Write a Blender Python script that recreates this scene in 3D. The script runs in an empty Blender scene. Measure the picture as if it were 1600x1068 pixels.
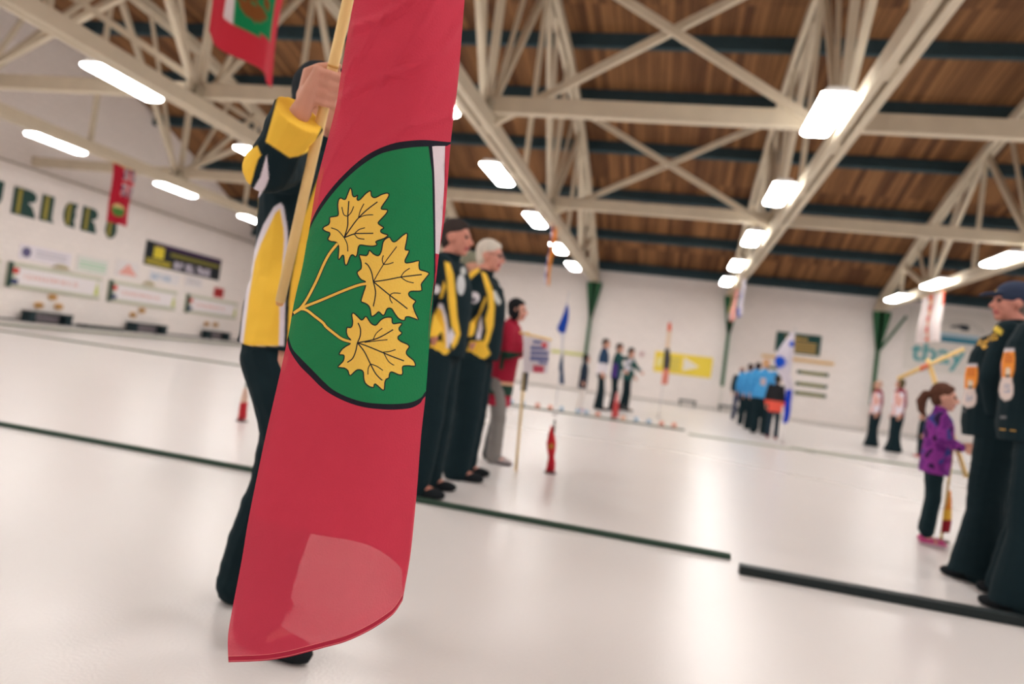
import bpy, bmesh, math, random
import numpy as np
from mathutils import Vector, Matrix, noise
from mathutils.bvhtree import BVHTree
from mathutils.geometry import delaunay_2d_cdt
random.seed(7)
SC = bpy.context.scene
COL = SC.collection
# ------------------------------------------------------------------ camera
F = 1096.7
YAW, PIT, ROL = math.radians(12.8), math.radians(1.575), math.radians(7.47)
EYE = Vector((0, 0, 0.94))
FW = Vector((-math.sin(YAW)*math.cos(PIT), math.cos(YAW)*math.cos(PIT), math.sin(PIT)))
_r0 = Vector((math.cos(YAW), math.sin(YAW), 0)); _u0 = _r0.cross(FW)
RT = math.cos(ROL)*_r0 + math.sin(ROL)*_u0
UP = -math.sin(ROL)*_r0 + math.cos(ROL)*_u0
cam_d = bpy.data.cameras.new('camera'); cam = bpy.data.objects.new('camera', cam_d); COL.objects.link(cam)
cam_d.sensor_width = 36; cam_d.lens = F*36/1600; cam_d.clip_start = 0.05; cam_d.clip_end = 200
cam.matrix_world = Matrix(((RT.x, UP.x, -FW.x, EYE.x), (RT.y, UP.y, -FW.y, EYE.y), (RT.z, UP.z, -FW.z, EYE.z), (0, 0, 0, 1)))
cam_d.dof.use_dof = True; cam_d.dof.focus_distance = 1.28; cam_d.dof.aperture_fstop = 2.2
SC.camera = cam
# ------------------------------------------------------------------ world, exposure
w = bpy.data.worlds.new('world'); SC.world = w; w.use_nodes = True
w.node_tree.nodes['Background'].inputs[0].default_value = (0.9, 0.92, 1, 1)
w.node_tree.nodes['Background'].inputs[1].default_value = 0.3
SC.view_settings.view_transform = 'Standard'; SC.view_settings.look = 'None'
SC.view_settings.exposure = 0.38; SC.view_settings.gamma = 1; SC.view_settings.use_curve_mapping = False
LAMP = 30.0            # emission of the fluorescent diffusers

def at(px, py, z):     # the point seen at a pixel of the photograph, z metres deep
    return EYE + FW*z + RT*((px-800)/F*z) - UP*((py-534)/F*z)
def px(p):
    d = Vector(p)-EYE; z = d.dot(FW)
    return 800+F*d.dot(RT)/z, 534-F*d.dot(UP)/z
def floor_at(x, y):
    d = FW*F + RT*(x-800) - UP*(y-534); t = -EYE.z/d.z; return EYE+d*t
def on(x, y, ax, v):
    d = FW*F + RT*(x-800) - UP*(y-534); t = (v-EYE[ax])/d[ax]; return EYE+d*t

# ------------------------------------------------------------------ materials
def s2l(c): return tuple(((v/255)/12.92 if v/255 <= .04045 else ((v/255+.055)/1.055)**2.4) for v in c)+(1,)
def mat(name, rgb, rough=.8, spec=.3, metal=0, noise_amt=0, noise_scale=6, bump=0, bump_scale=40, emit=0, attr=False, transl=0, transp=0):
    m = bpy.data.materials.new(name); m.use_nodes = True
    nt = m.node_tree; n = nt.nodes; b = n['Principled BSDF']
    b.inputs['Base Color'].default_value = s2l(rgb); b.inputs['Roughness'].default_value = rough
    b.inputs['Specular IOR Level'].default_value = spec; b.inputs['Metallic'].default_value = metal
    col = None
    if attr:
        a = n.new('ShaderNodeAttribute'); a.attribute_name = 'Col'; col = a.outputs['Color']
        nt.links.new(col, b.inputs['Base Color'])
    if noise_amt or bump:
        tc = n.new('ShaderNodeTexCoord')
    if noise_amt:
        t = n.new('ShaderNodeTexNoise'); t.inputs['Scale'].default_value = noise_scale; t.inputs['Detail'].default_value = 5
        nt.links.new(tc.outputs['Object'], t.inputs['Vector'])
        r = n.new('ShaderNodeMapRange'); r.inputs[3].default_value = 1-noise_amt; r.inputs[4].default_value = 1+noise_amt
        nt.links.new(t.outputs['Fac'], r.inputs[0])
        mx = n.new('ShaderNodeVectorMath'); mx.operation = 'SCALE'
        if col: nt.links.new(col, mx.inputs[0])
        else: mx.inputs[0].default_value = s2l(rgb)[:3]
        nt.links.new(r.outputs[0], mx.inputs['Scale']); nt.links.new(mx.outputs[0], b.inputs['Base Color']); col = mx.outputs[0]
    if bump:
        t = n.new('ShaderNodeTexNoise'); t.inputs['Scale'].default_value = bump_scale; t.inputs['Detail'].default_value = 4
        nt.links.new(tc.outputs['Object'], t.inputs['Vector'])
        bp = n.new('ShaderNodeBump'); bp.inputs['Strength'].default_value = bump; bp.inputs['Distance'].default_value = .01
        nt.links.new(t.outputs['Fac'], bp.inputs['Height']); nt.links.new(bp.outputs[0], b.inputs['Normal'])
    if emit:
        b.inputs['Emission Color'].default_value = s2l(rgb); b.inputs['Emission Strength'].default_value = emit
    out = n['Material Output']; sh = b.outputs[0]
    if transl:
        tr = n.new('ShaderNodeBsdfTranslucent'); tr.inputs['Color'].default_value = s2l(rgb)
        if col: nt.links.new(col, tr.inputs['Color'])
        mi = n.new('ShaderNodeMixShader'); mi.inputs[0].default_value = transl
        nt.links.new(sh, mi.inputs[1]); nt.links.new(tr.outputs[0], mi.inputs[2]); sh = mi.outputs[0]
    if transp:
        tp = n.new('ShaderNodeBsdfTransparent'); tp.inputs['Color'].default_value = (1, .82, .8, 1)
        mi = n.new('ShaderNodeMixShader'); mi.inputs[0].default_value = transp
        nt.links.new(sh, mi.inputs[1]); nt.links.new(tp.outputs[0], mi.inputs[2]); sh = mi.outputs[0]
    nt.links.new(sh, out.inputs[0])
    return m
_mc = {}
def M(rgb, rough=.8, **k):      # plain paint of a colour
    key = (rgb, rough, tuple(sorted(k.items())))
    if key not in _mc: _mc[key] = mat('paint_%d_%d_%d' % rgb, rgb, rough, **k)
    return _mc[key]
def wood_deck():
    m = mat('plank_deck', (150, 108, 68), .75, .2); nt = m.node_tree; n = nt.nodes; b = n['Principled BSDF']
    tc = n.new('ShaderNodeTexCoord'); sp = n.new('ShaderNodeSeparateXYZ'); nt.links.new(tc.outputs['Object'], sp.inputs[0])
    mu = n.new('ShaderNodeMath'); mu.operation = 'MULTIPLY'; mu.inputs[1].default_value = 1/.19; nt.links.new(sp.outputs[0], mu.inputs[0])
    fl = n.new('ShaderNodeMath'); fl.operation = 'FLOOR'; nt.links.new(mu.outputs[0], fl.inputs[0])
    fr = n.new('ShaderNodeMath'); fr.operation = 'FRACT'; nt.links.new(mu.outputs[0], fr.inputs[0])
    wn = n.new('ShaderNodeTexWhiteNoise'); wn.noise_dimensions = '2D'
    cx = n.new('ShaderNodeCombineXYZ'); nt.links.new(fl.outputs[0], cx.inputs[0])
    y4 = n.new('ShaderNodeMath'); y4.operation = 'MULTIPLY'; y4.inputs[1].default_value = .23; nt.links.new(sp.outputs[1], y4.inputs[0])
    yf = n.new('ShaderNodeMath'); yf.operation = 'FLOOR'; nt.links.new(y4.outputs[0], yf.inputs[0]); nt.links.new(yf.outputs[0], cx.inputs[1])
    nt.links.new(cx.outputs[0], wn.inputs['Vector'])
    ns = n.new('ShaderNodeTexNoise'); ns.inputs['Scale'].default_value = 1.0; ns.inputs['Detail'].default_value = 6
    mp = n.new('ShaderNodeMapping'); mp.inputs['Scale'].default_value = (6, .6, 1); nt.links.new(tc.outputs['Object'], mp.inputs[0]); nt.links.new(mp.outputs[0], ns.inputs['Vector'])
    ad = n.new('ShaderNodeMath'); ad.operation = 'ADD'; nt.links.new(wn.outputs['Value'], ad.inputs[0]); nt.links.new(ns.outputs['Fac'], ad.inputs[1])
    cr = n.new('ShaderNodeValToRGB'); e = cr.color_ramp.elements
    e[0].position = .25; e[0].color = s2l((92, 60, 40)); e[1].position = .8; e[1].color = s2l((150, 108, 70))
    hf = n.new('ShaderNodeMath'); hf.operation = 'MULTIPLY'; hf.inputs[1].default_value = .5; nt.links.new(ad.outputs[0], hf.inputs[0]); nt.links.new(hf.outputs[0], cr.inputs[0])
    gp = n.new('ShaderNodeMath'); gp.operation = 'LESS_THAN'; gp.inputs[1].default_value = .07; nt.links.new(fr.outputs[0], gp.inputs[0])
    mx = n.new('ShaderNodeMix'); mx.data_type = 'RGBA'; nt.links.new(gp.outputs[0], mx.inputs[0]); nt.links.new(cr.outputs[0], mx.inputs[6]); mx.inputs[7].default_value = s2l((70, 44, 28))
    nt.links.new(mx.outputs[2], b.inputs['Base Color'])
    return m
def block_wall(name, rgb):
    m = mat(name, rgb, .7, .25); nt = m.node_tree; n = nt.nodes; b = n['Principled BSDF']
    tc = n.new('ShaderNodeTexCoord'); br = n.new('ShaderNodeTexBrick')
    sp = n.new('ShaderNodeSeparateXYZ'); nt.links.new(tc.outputs['Object'], sp.inputs[0])
    ad = n.new('ShaderNodeMath'); ad.operation = 'ADD'; nt.links.new(sp.outputs[0], ad.inputs[0]); nt.links.new(sp.outputs[1], ad.inputs[1])
    cx = n.new('ShaderNodeCombineXYZ'); nt.links.new(ad.outputs[0], cx.inputs[0]); nt.links.new(sp.outputs[2], cx.inputs[1])
    nt.links.new(cx.outputs[0], br.inputs['Vector']); br.inputs['Scale'].default_value = 1
    br.inputs['Brick Width'].default_value = .4; br.inputs['Row Height'].default_value = .2; br.inputs['Mortar Size'].default_value = .008
    c = s2l(rgb); br.inputs['Color1'].default_value = c; br.inputs['Color2'].default_value = tuple(v*.97 for v in c[:3])+(1,); br.inputs['Mortar'].default_value = tuple(v*.86 for v in c[:3])+(1,)
    nt.links.new(br.outputs[0], b.inputs['Base Color'])
    return m
def ice_mat():
    m = mat('ice', (224, 218, 216), .22, .45, noise_amt=.03, noise_scale=.6, bump=.12, bump_scale=90)
    n = m.node_tree.nodes; nt = m.node_tree; b = n['Principled BSDF']
    t = n.new('ShaderNodeTexNoise'); t.inputs['Scale'].default_value = .8; t.inputs['Detail'].default_value = 6
    r = n.new('ShaderNodeMapRange'); r.inputs[3].default_value = .16; r.inputs[4].default_value = .36
    nt.links.new(t.outputs['Fac'], r.inputs[0]); nt.links.new(r.outputs[0], b.inputs['Roughness'])
    return m
CREAM = mat('cream_painted_timber', (214, 202, 180), .7, .25, noise_amt=.12, noise_scale=3)
DARKW = mat('shade_dark_purlin', (56, 76, 84), .8, .2, noise_amt=.2, noise_scale=4)  # shaded side of the purlins put into their dark base colour
GREEN = M((38, 92, 58), .5)
WHITE = M((232, 226, 224), .6)
CLOTH = mat('garment_cloth', (128, 128, 128), .85, .15, attr=True, noise_amt=.06, noise_scale=9)
SKIN = mat('skin', (205, 150, 128), .55, .3, attr=True)
POLEW = mat('pale_pole_wood', (238, 205, 138), .45, .4, noise_amt=.06, noise_scale=14)
BLK = (19, 37, 43); YEL = (247, 200, 72); WHT = (226, 218, 226)

# ------------------------------------------------------------------ object helpers
def tag(o, label=None, cat=None, group=None, kind=None):
    if label: o['label'] = label
    if cat: o['category'] = cat
    if group: o['group'] = group
    if kind: o['kind'] = kind
    return o
def empty(name, loc, label, cat, group=None, rz=0):
    o = bpy.data.objects.new(name, None); COL.objects.link(o); o.location = loc; o.rotation_euler = (0, 0, rz)
    o.empty_display_size = .1
    return tag(o, label, cat, group)
def link(name, me, parent=None, mats=(), smooth=False):
    me.materials.clear()
    for m in mats: me.materials.append(m)
    if smooth: me.polygons.foreach_set('use_smooth', [True]*len(me.polygons))
    o = bpy.data.objects.new(name, me); COL.objects.link(o)
    if parent: o.parent = parent
    return o
class MB:
    def __init__(s): s.v = []; s.f = []; s.m = []
    def add(s, vs, fs, mi=0):
        o = len(s.v); s.v += [tuple(v) for v in vs]; s.f += [tuple(i+o for i in f) for f in fs]; s.m += [mi]*len(fs); return s
    def box(s, c, d, mi=0, R=None):
        hx, hy, hz = d[0]/2, d[1]/2, d[2]/2
        vs = [Vector((x*hx, y*hy, z*hz)) for z in (-1, 1) for y in (-1, 1) for x in (-1, 1)]
        if R: vs = [R @ v for v in vs]
        vs = [v+Vector(c) for v in vs]
        return s.add(vs, [(0, 2, 3, 1), (4, 5, 7, 6), (0, 1, 5, 4), (2, 6, 7, 3), (0, 4, 6, 2), (1, 3, 7, 5)], mi)
    def beam(s, a, b, wd, h, mi=0, up=(0, 0, 1)):
        a = Vector(a); b = Vector(b); d = (b-a); L = d.length; x = d/L; u = Vector(up)
        y = u.cross(x)
        if y.length < 1e-3: y = Vector((1, 0, 0)).cross(x)
        y.normalize(); z = x.cross(y)
        R = Matrix((x, y, z)).transposed()
        return s.box((a+b)/2, (L, wd, h), mi, R)
    def tube(s, pts, rad, n=12, mi=0, cap=True):
        pts = [Vector(p) for p in pts]
        if not hasattr(rad, '__len__'): rad = [rad]*len(pts)
        t0 = (pts[1]-pts[0]).normalized(); up = Vector((0, 0, 1)) if abs(t0.z) < .9 else Vector((1, 0, 0))
        rings = []
        for i, p in enumerate(pts):
            t = (pts[min(i+1, len(pts)-1)]-pts[max(i-1, 0)]).normalized()
            x = up.cross(t).normalized(); y = t.cross(x).normalized(); up = y if i == 0 else (y if y.dot(up) > 0 else -y)
            x = up.cross(t).normalized()
            r = rad[i] if hasattr(rad[i], '__len__') else (rad[i], rad[i])
            rings.append([p+x*(r[0]*math.cos(2*math.pi*k/n))+up*(r[1]*math.sin(2*math.pi*k/n)) for k in range(n)])
        vs = [v for r in rings for v in r]
        fs = [(i*n+k, i*n+(k+1) % n, (i+1)*n+(k+1) % n, (i+1)*n+k) for i in range(len(rings)-1) for k in range(n)]
        if cap: fs += [tuple(range(n))[::-1], tuple((len(rings)-1)*n+k for k in range(n))]
        return s.add(vs, fs, mi)
    def prism(s, poly, h, fn, mi=0):    # polygon (u,v) extruded, fn(u,v,w) places it
        n = len(poly)
        vs = [fn(u, v, 0) for u, v in poly]+[fn(u, v, h) for u, v in poly]
        fs = [tuple(range(n)), tuple(range(2*n-1, n-1, -1))]+[((k+1) % n, k, n+k, n+(k+1) % n) for k in range(n)]
        return s.add(vs, fs, mi)
    def mesh(s, name):
        me = bpy.data.meshes.new(name); me.from_pydata(s.v, [], s.f); me.validate()
        bm = bmesh.new(); bm.from_mesh(me); bmesh.ops.recalc_face_normals(bm, faces=bm.faces); bm.to_mesh(me); bm.free()
        if len(me.polygons) == len(s.m): me.polygons.foreach_set('material_index', s.m)
        return me
    def build(s, name, mats, parent=None, smooth=False, bevel=0):
        if not isinstance(mats, (list, tuple)): mats = [mats]
        me = s.mesh(name); mi = [p.material_index for p in me.polygons]
        o = link(name, me, parent, mats, smooth)
        me.polygons.foreach_set('material_index', mi)
        if bevel:
            b = o.modifiers.new('b', 'BEVEL'); b.width = bevel; b.segments = 2; b.limit_method = 'ANGLE'
        return o
def struct(mb, name, mats, **k): return tag(mb.build(name, mats, **k), kind='structure')
_fonts = {}
def text_mb(txt, size, fn, depth=.004, bold=0.0, wscale=1.0, mb=None, mi=0):
    c = bpy.data.curves.new('t', 'FONT'); c.body = txt; c.size = size; c.resolution_u = 3; c.offset = bold
    o = bpy.data.objects.new('t', c); COL.objects.link(o)
    me = bpy.data.meshes.new_from_object(o.evaluated_get(bpy.context.evaluated_depsgraph_get()))
    vs = [(v.co.x*wscale, v.co.y) for v in me.vertices]; fs = [tuple(p.vertices) for p in me.polygons]
    bpy.data.objects.remove(o); bpy.data.curves.remove(c)
    mb = mb or MB(); mb.add([fn(u, v, depth) for u, v in vs], fs, mi); bpy.data.meshes.remove(me)
    return mb

# ================================================================== THE HALL
XL, XR, YB, YF = -21.3, 24.0, 32.0, -12.0
TX = [-15.65, -9.7, -3.75, 2.2, 8.15, 14.1]
TN = {-15.65: 'far left truss', -9.7: 'second left truss', -3.75: 'left post truss', 2.2: 'middle post truss', 8.15: 'right post truss', 14.1: 'outermost right truss'}
_oy = [0, 4, 7, 10, 13, 17]; _oz = [10.4, 10.12, 9.5, 8.62, 7.5, 5.8]
def deck(y): return float(np.interp(max(0, y-15, 5-y), _oy, _oz))      # flat crown between 5 and 15 m
def topc(y): return deck(y)-.66
struct(MB().box(((XL+XR)/2, 10, -.1), (XR-XL+1, 46, .2)), 'floor', ice_mat())
wm = block_wall('white_block_wall', (242, 234, 230))
struct(MB().box(((XL+XR)/2, YB+.15, 2.9), (XR-XL+.6, .3, 5.8+.15)), 'wall_back', wm)
struct(MB().box(((XL+XR)/2, YF-.15, 2.9), (XR-XL+.6, .3, 5.95)), 'wall_front', wm)
def gable(x0, name):
    ys = [-12+i*44/32 for i in range(33)]
    poly = [(-12, 0), (32, 0)]+[(y, deck(y)-.02) for y in ys[::-1]]
    struct(MB().prism(poly, .3, lambda u, v, w_: (x0+w_, u, v)), name, wm)
gable(XL-.3, 'wall_left'); gable(XR, 'wall_right')
mb = MB(); ys = [-12.4+i*44.8/32 for i in range(33)]
vs = [(x, y, deck(y)+d) for y in ys for x, d in ((XL-.3, 0), (XR+.3, 0), (XR+.3, .12), (XL-.3, .12))]
fs = []
for i in range(32):
    a = i*4; b = a+4
    fs += [(a, a+1, b+1, b), (a+1, a+2, b+2, b+1), (a+2, a+3, b+3, b+2), (a+3, a, b, b+3)]
mb.add(vs, fs+[(0, 3, 2, 1), (128, 129, 130, 131)]); struct(mb, 'ceiling', wood_deck())
ordn = ['first', 'second', 'third', 'fourth', 'fifth', 'sixth', 'seventh', 'eighth', 'ninth', 'tenth', 'eleventh', 'twelfth', 'thirteenth', 'fourteenth']
for k, y in enumerate([31.6, 29.3, 26.7, 24.0, 21.35, 18.75, 16.2, 13.6]):
    a = math.atan2(deck(y+.2)-deck(y-.2), .4)
    R = Matrix.Rotation(a, 3, 'X')
    tag(MB().box(((XL+XR)/2, y, deck(y)-.21), (XR-XL, .16, .40), 0, R).build('roof_purlin', DARKW),
        'dark roof beam under the planks, %s from the far wall' % ordn[k], 'roof beam', 'dark purlins under the plank roof')

def seg(mb, a, b, wd, h): mb.beam(a, b, wd, h); return mb
def truss(x):
    t = empty('roof_truss', (x, 0, 5.0), 'cream painted timber roof truss, the ' + TN[x]+' carrying a row of lights', 'roof truss', 'cream roof trusses')
    P = lambda y, z: (0, y, z-5.0)
    mb = MB()
    for sx in (-.095, .095): mb.box((sx, 9.95, .14), (.115, 43.8, .28))
    for k in range(15): mb.box((0, -9.2+k*2.9+1, .15), (.075, .5, .22))
    mb.build('bottom_chord', CREAM, t, bevel=.008)
    mb = MB(); yy = [-11.6+i*43.2/20 for i in range(21)]
    for sx in (-.09, .09):
        for a, b in zip(yy, yy[1:]):
            mb.beam((sx, a, max(.2, topc(a)-5)), (sx, b+.02, max(.2, topc(b)-5)), .11, .26)
    mb.build('top_chord', CREAM, t)
    bn = [-2+i*3.5 for i in range(0, 10)]; bot = [-9, -2, 5, 12, 19, 26]; top = [-11, -5.5, 1.5, 8.5, 15.5, 22.5, 29]
    for i, yb in enumerate(bot):
        for yt in (top[i], top[i+1]):
            m2 = MB().beam(P(yb, 5.2), P(yt, topc(yt)), .12, .13); m2.build('strut', CREAM, t)
            MB().beam(P(yb+(.18 if yt > yb else -.18), 5.2), P(yt-(1.35 if yt > yb else -1.35), topc(yt-(1.35 if yt > yb else -1.35))), .07, .09).build('strut', CREAM, t)
        MB().beam(P(yb, 5.2), P(yb, topc(yb)), .14, .12, 0, (0, 1, 0)).build('strut', CREAM, t)
        MB().box((0, yb, .36), (.3, .55, .3)).build('gusset', M((168, 158, 138), .7), t, bevel=.02)
    for yt in top:
        MB().beam(P(yt, 5.2), P(yt, topc(yt)), .1, .1, 0, (0, 1, 0)).build('strut', CREAM, t)
    return t
for x in TX: truss(x)
for k, y in enumerate((5, 12, 19)):
    nm = ('nearest the camera', 'in the middle of the photo', 'nearest the far wall')[k]
    b_ = tag(MB().box(((XL+13.8)/2, y, 5.46), (13.8-XL, .17, .30)).build('tie_beam', CREAM, bevel=.01),
        'long cream tie beam resting across the trusses, the one ' + nm, 'tie beam', 'cream tie beams')
BN = {(-15.65, 12): 'far left bay, front row', (-15.65, 19): 'far left bay, back row', (-3.75, 12): 'centre bay, front row', (-3.75, 19): 'centre bay, back row', (8.15, 19): 'right bay, back row', (8.15, 12): 'right bay, front row'}
for x in (-15.65, -3.75, 8.15):
    for y, zt in ((12, 8.6), (19, 8.25)):
        if x > 8: continue
        for s, o in ((1, .1), (-1, -.1)):
            x0, x1 = (x+.1, x+5.85) if s > 0 else (x+5.85, x+.1)
            tag(MB().beam((x0, y+o*1.65, 5.65 if x == -15.65 else 5.2), (x1, y+o*1.65, zt), .12, .13).build('cross_brace', CREAM),
                'cream diagonal brace rising to the %s, %s' % ('right' if s > 0 else 'left', BN[(x, y)]), 'brace', 'cream cross braces')
# lamps
lens = mat('lit_diffuser', (255, 252, 248), .4, .2, emit=LAMP)
hous = M((226, 224, 222), .5)
def lamp(x, y, label):
    t = empty('ceiling_light', (x, y, 4.98), label, 'ceiling light', 'fluorescent lights along the trusses')
    m1 = MB(); m1.prism([(-.19, .05), (.19, .05), (.13, .15), (-.13, .15)], 1.5, lambda u, v, q: (u, q-.75, v)); m1.build('housing', hous, t)
    pr = [(-.2, .06), (-.2, .03), (-.17, .004), (-.1, -.008), (.1, -.008), (.17, .004), (.2, .03), (.2, .06)]
    MB().prism(pr, 1.52, lambda u, v, q: (u, q-.76, v)).build('diffuser', lens, t)
    for s in (-.45, .45): MB().beam((.1, s, .13), (.34, s, .2), .03, .03).build('bracket', hous, t)
LY = [-7.2, -2.8, 1.6, 6.0, 10.6, 14.95, 19.5, 23.9, 27.7]  # first two rows are unseen, added behind the camera to light the flag front
for x in TX:
    for k, y in enumerate(LY):
        lamp(x-.47, y, 'lit fluorescent light, %s from the far wall along the %s' % (ordn[8-k], TN[x]))
# posts on the far wall
for x, d in ((-3.75, 'left, beside the man in the blue and white jacket'), (2.3, 'middle, left of the blue shirted team'), (8.3, 'right, beside the large teal lettered sign')):
    t = empty('steel_post', (x, YB-.22, 0), 'green post against the white wall, ' + d, 'post', 'green posts on the far wall')
    MB().box((0, 0, 3.05), (.14, .14, 4.0)).build('shaft', GREEN, t)
    MB().box((0, 0, .53), (.15, .15, 1.06)).build('base_sleeve', M((226, 220, 214), .6), t)
    MB().prism([(-.08, 3.4), (.08, 3.4), (.34, 4.85), (.34, 5.0), (-.34, 5.0), (-.34, 4.85)], .14, lambda u, v, q: (u, q-.07, v)).build('bracket', GREEN, t)
    if x > 8: MB().beam((0, 0, 3.3), (.9, -.1, 4.9), .1, .1).build('brace', GREEN, t)
# ice dividers, walkway
DIV = M((44, 66, 54), .6); DIV2 = M((24, 34, 36), .5); DIV3 = M((168, 172, 156), .7)
def strip(x0, x1, y, wd, m, lab, h=.03):
    tag(MB().box(((x0+x1)/2, y, h/2), (x1-x0, wd, h)).build('sheet_divider', m, bevel=.004), lab, 'sheet divider', 'strips between the ice sheets')
strip(-20.1, .46, 4.17, .045, DIV, 'long thin dark green strip on the ice behind the flag')
strip(.48, 23.5, 3.9, .075, DIV2, 'black strip on the ice in front of the black clad men at right', .045)
strip(-20.1, .45, 14.75, .05, M((92, 104, 84), .7), 'grey green strip on the ice carrying the small coloured markers', .035)
strip(.5, 2.35, 13.8, .09, DIV3, 'short pale strip on the ice just right of the markers')
strip(2.4, 23.5, 14.1, .09, M((136, 144, 122), .7), 'pale green strip on the ice in front of the two far women')
struct(MB().box((XL+.55, 10, .07), (1.1, 44, .14)), 'trim_1', M((216, 210, 206), .6))
struct(MB().box((XL+.02, 10, .17), (.05, 44, .08)), 'baseboard_left', M((90, 94, 98), .6))
struct(MB().box((XL+1.12, 10, .03), (.05, 44, .06)), 'trim_2', M((120, 128, 108), .6))
struct(MB().box(((XL+XR)/2, YB-.03, .05), (XR-XL, .04, .1)), 'baseboard_back', M((206, 202, 196), .6))
struct(MB().tube([(XL+.06, YF+.2, 5.2), (XL+.06, YB-.1, 5.2)], .035), 'trim_3', M((170, 160, 146), .6))
for k, xx in enumerate((-5.3,)):
    tag(MB().box((xx+.7, YB-.04, 1.66), (1.5, .06, .12)).build('wall_rail', M((206, 208, 120), .6)), 'pale yellow rail on the far wall left of the left green post', 'rail')

# ------------------------------------------------------------------ left wall: letters, boards, signs
LW = lambda u, v, q: (XL+.01+q, u, v)        # u runs along the wall, v up
def R_(w_, h):
    a = [(0, 0), (0, h), (w_*.55, h)]
    for k in range(1, 9):
        t = math.pi/2-math.pi*k/9; a.append((w_*.6+w_*.4*math.cos(t), h*.76+h*.24*math.sin(t)))
    return a+[(w_*.62, h*.52), (w_*.85, h*.4), (w_, h*.15), (w_*1.05, 0), (w_*.45, 0), (w_*.4, 0)]
def U_(w_, h): return [(0, h), (w_, h), (w_, h*.45)]+[(w_/2+w_/2*math.cos(t), h*.42-h*.42*math.sin(t)) for t in [math.pi*k/10 for k in range(1, 10)]]+[(0, h*.45)]
def C_(w_, h): return [(w_, h), (w_*.75, h*.97)]+[(w_*.55-w_*.55*math.sin(t), h/2+h/2*math.cos(t)) for t in [math.pi*k/10 for k in range(1, 10)]]+[(w_*.75, h*.03), (w_, 0), (w_*.88, h*.3), (w_*.82, h*.5), (w_*.9, h*.7)]
def L_(w_, h): return [(0, 0), (0, h), (w_*.8, h), (w_*.8, h*.12), (w_, 0)]
def E_(w_, h): return [(w_, h), (w_*.8, h*.98)]+[(w_*.5-w_*.5*math.sin(t), h/2+h/2*math.cos(t)) for t in [math.pi*k/10 for k in range(1, 10)]]+[(w_*.8, .02*h), (w_, 0), (w_*.85, h*.35), (w_*.95, h*.48), (w_*.95, h*.54), (w_*.85, h*.66)]
def S_(w_, h): return [(w_/2+w_/2*math.cos(t)*(1 if math.sin(t) < 0 else .85), h/2+h/2*math.sin(t)) for t in [2*math.pi*k/20 for k in range(20)]]
DG = M((18, 62, 56), .5); GO = M((150, 138, 52), .5)
for ch, fn, y0, wd, z0 in (('C', C_, 15.9, .8, 3.6), ('U', U_, 17.05, 1.0, 3.62), ('R', R_, 18.45, .82, 3.6), ('L', L_, 19.5, .55, 3.62), ('E', E_, 20.42, .5, 3.63), ('R', R_, 21.2, .65, 3.63), ('S', S_, 22.3, .55, 3.6)):
    t = empty('wall_letter', (XL, y0, z0), 'dark green letter %s with a yellow stripe on the end wall%s' % (ch, {'R': ', ' + ('left of the L' if y0 < 19 else 'right of the E')}.get(ch, '')), 'wall letter', 'large green wall lettering')
    h = .88
    MB().prism(fn(wd, h), .05, lambda u, v, q: (.012+q, u, v)).build('letter_body', DG, t)
    st = .16 if ch in 'LES' else .14
    u0 = wd*.14
    MB().prism([(u0, .05 if ch not in 'SEC' else .12), (u0, h-.04 if ch not in 'SEC' else h-.12), (u0+st, h-.02), (u0+st, .03)], .012, lambda u, v, q: (.062+q, u, v)).build('stripe', GO, t)
PG = M((196, 198, 178), .6)
for k, (a, b) in enumerate(((13.9, 18.3), (18.6, 22.45), (22.85, 26.65), (27.3, 31.1))):
    z0, z1 = 1.22, 2.05
    t = empty('scoreboard', (XL, a, z0), 'white scoreboard with faint red numbers, ' + ('cut by the left edge', 'under the violet logo sign', 'under the black banner', 'nearest the corner')[k], 'scoreboard', 'scoreboards on the end wall')
    wd, h = b-a, z1-z0
    MB().box((.05, wd/2, h/2), (.08, wd, h)).build('frame', PG, t, bevel=.01)
    MB().box((.1, wd/2+.12, h/2), (.02, wd-.34, h-.26)).build('panel', M((236, 230, 232), .5), t)
    MB().box((.11, .06, h/2), (.04, .14, h)).build('end_post', M((30, 66, 56), .6), t)
    MB().box((.12, .24, h-.27), (.01, .24, .18)).build('red_marker', M((205, 70, 62), .6), t)
    MB().box((.12, .24, .2), (.01, .26, .17)).build('blue_marker', M((50, 62, 110), .6), t)
    text_mb('1 2 3 4 5 6 7 8 9 10 11 12', .2, lambda u, v, q: (.112, u+.55, v+h*.42), bold=.004, wscale=(wd-1.2)/2.55).build('numbers', M((224, 142, 126), .7), t)
    MB().prism([(wd-.32, .16), (wd-.12, .16), (wd-.16, .4), (wd-.22, h-.17), (wd-.28, .4)], .01, lambda u, v, q: (.112+q, u, v)).build('tree_emblem', M((196, 206, 96), .6), t)
def wall_sign(name, y0, y1, z0, z1, rgb, lab, extra):
    t = empty(name, (XL, y0, z0), lab, 'sign')
    MB().box((.02, (y1-y0)/2, (z1-z0)/2), (.03, y1-y0, z1-z0)).build('panel', M(rgb, .6), t)
    extra(t, y1-y0, z1-z0); return t
def rect(t, nm, u0, u1, v0, v1, rgb, d=.038): return MB().box((d, (u0+u1)/2, (v0+v1)/2), (.008, u1-u0, v1-v0)).build(nm, M(rgb, .6), t)
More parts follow.
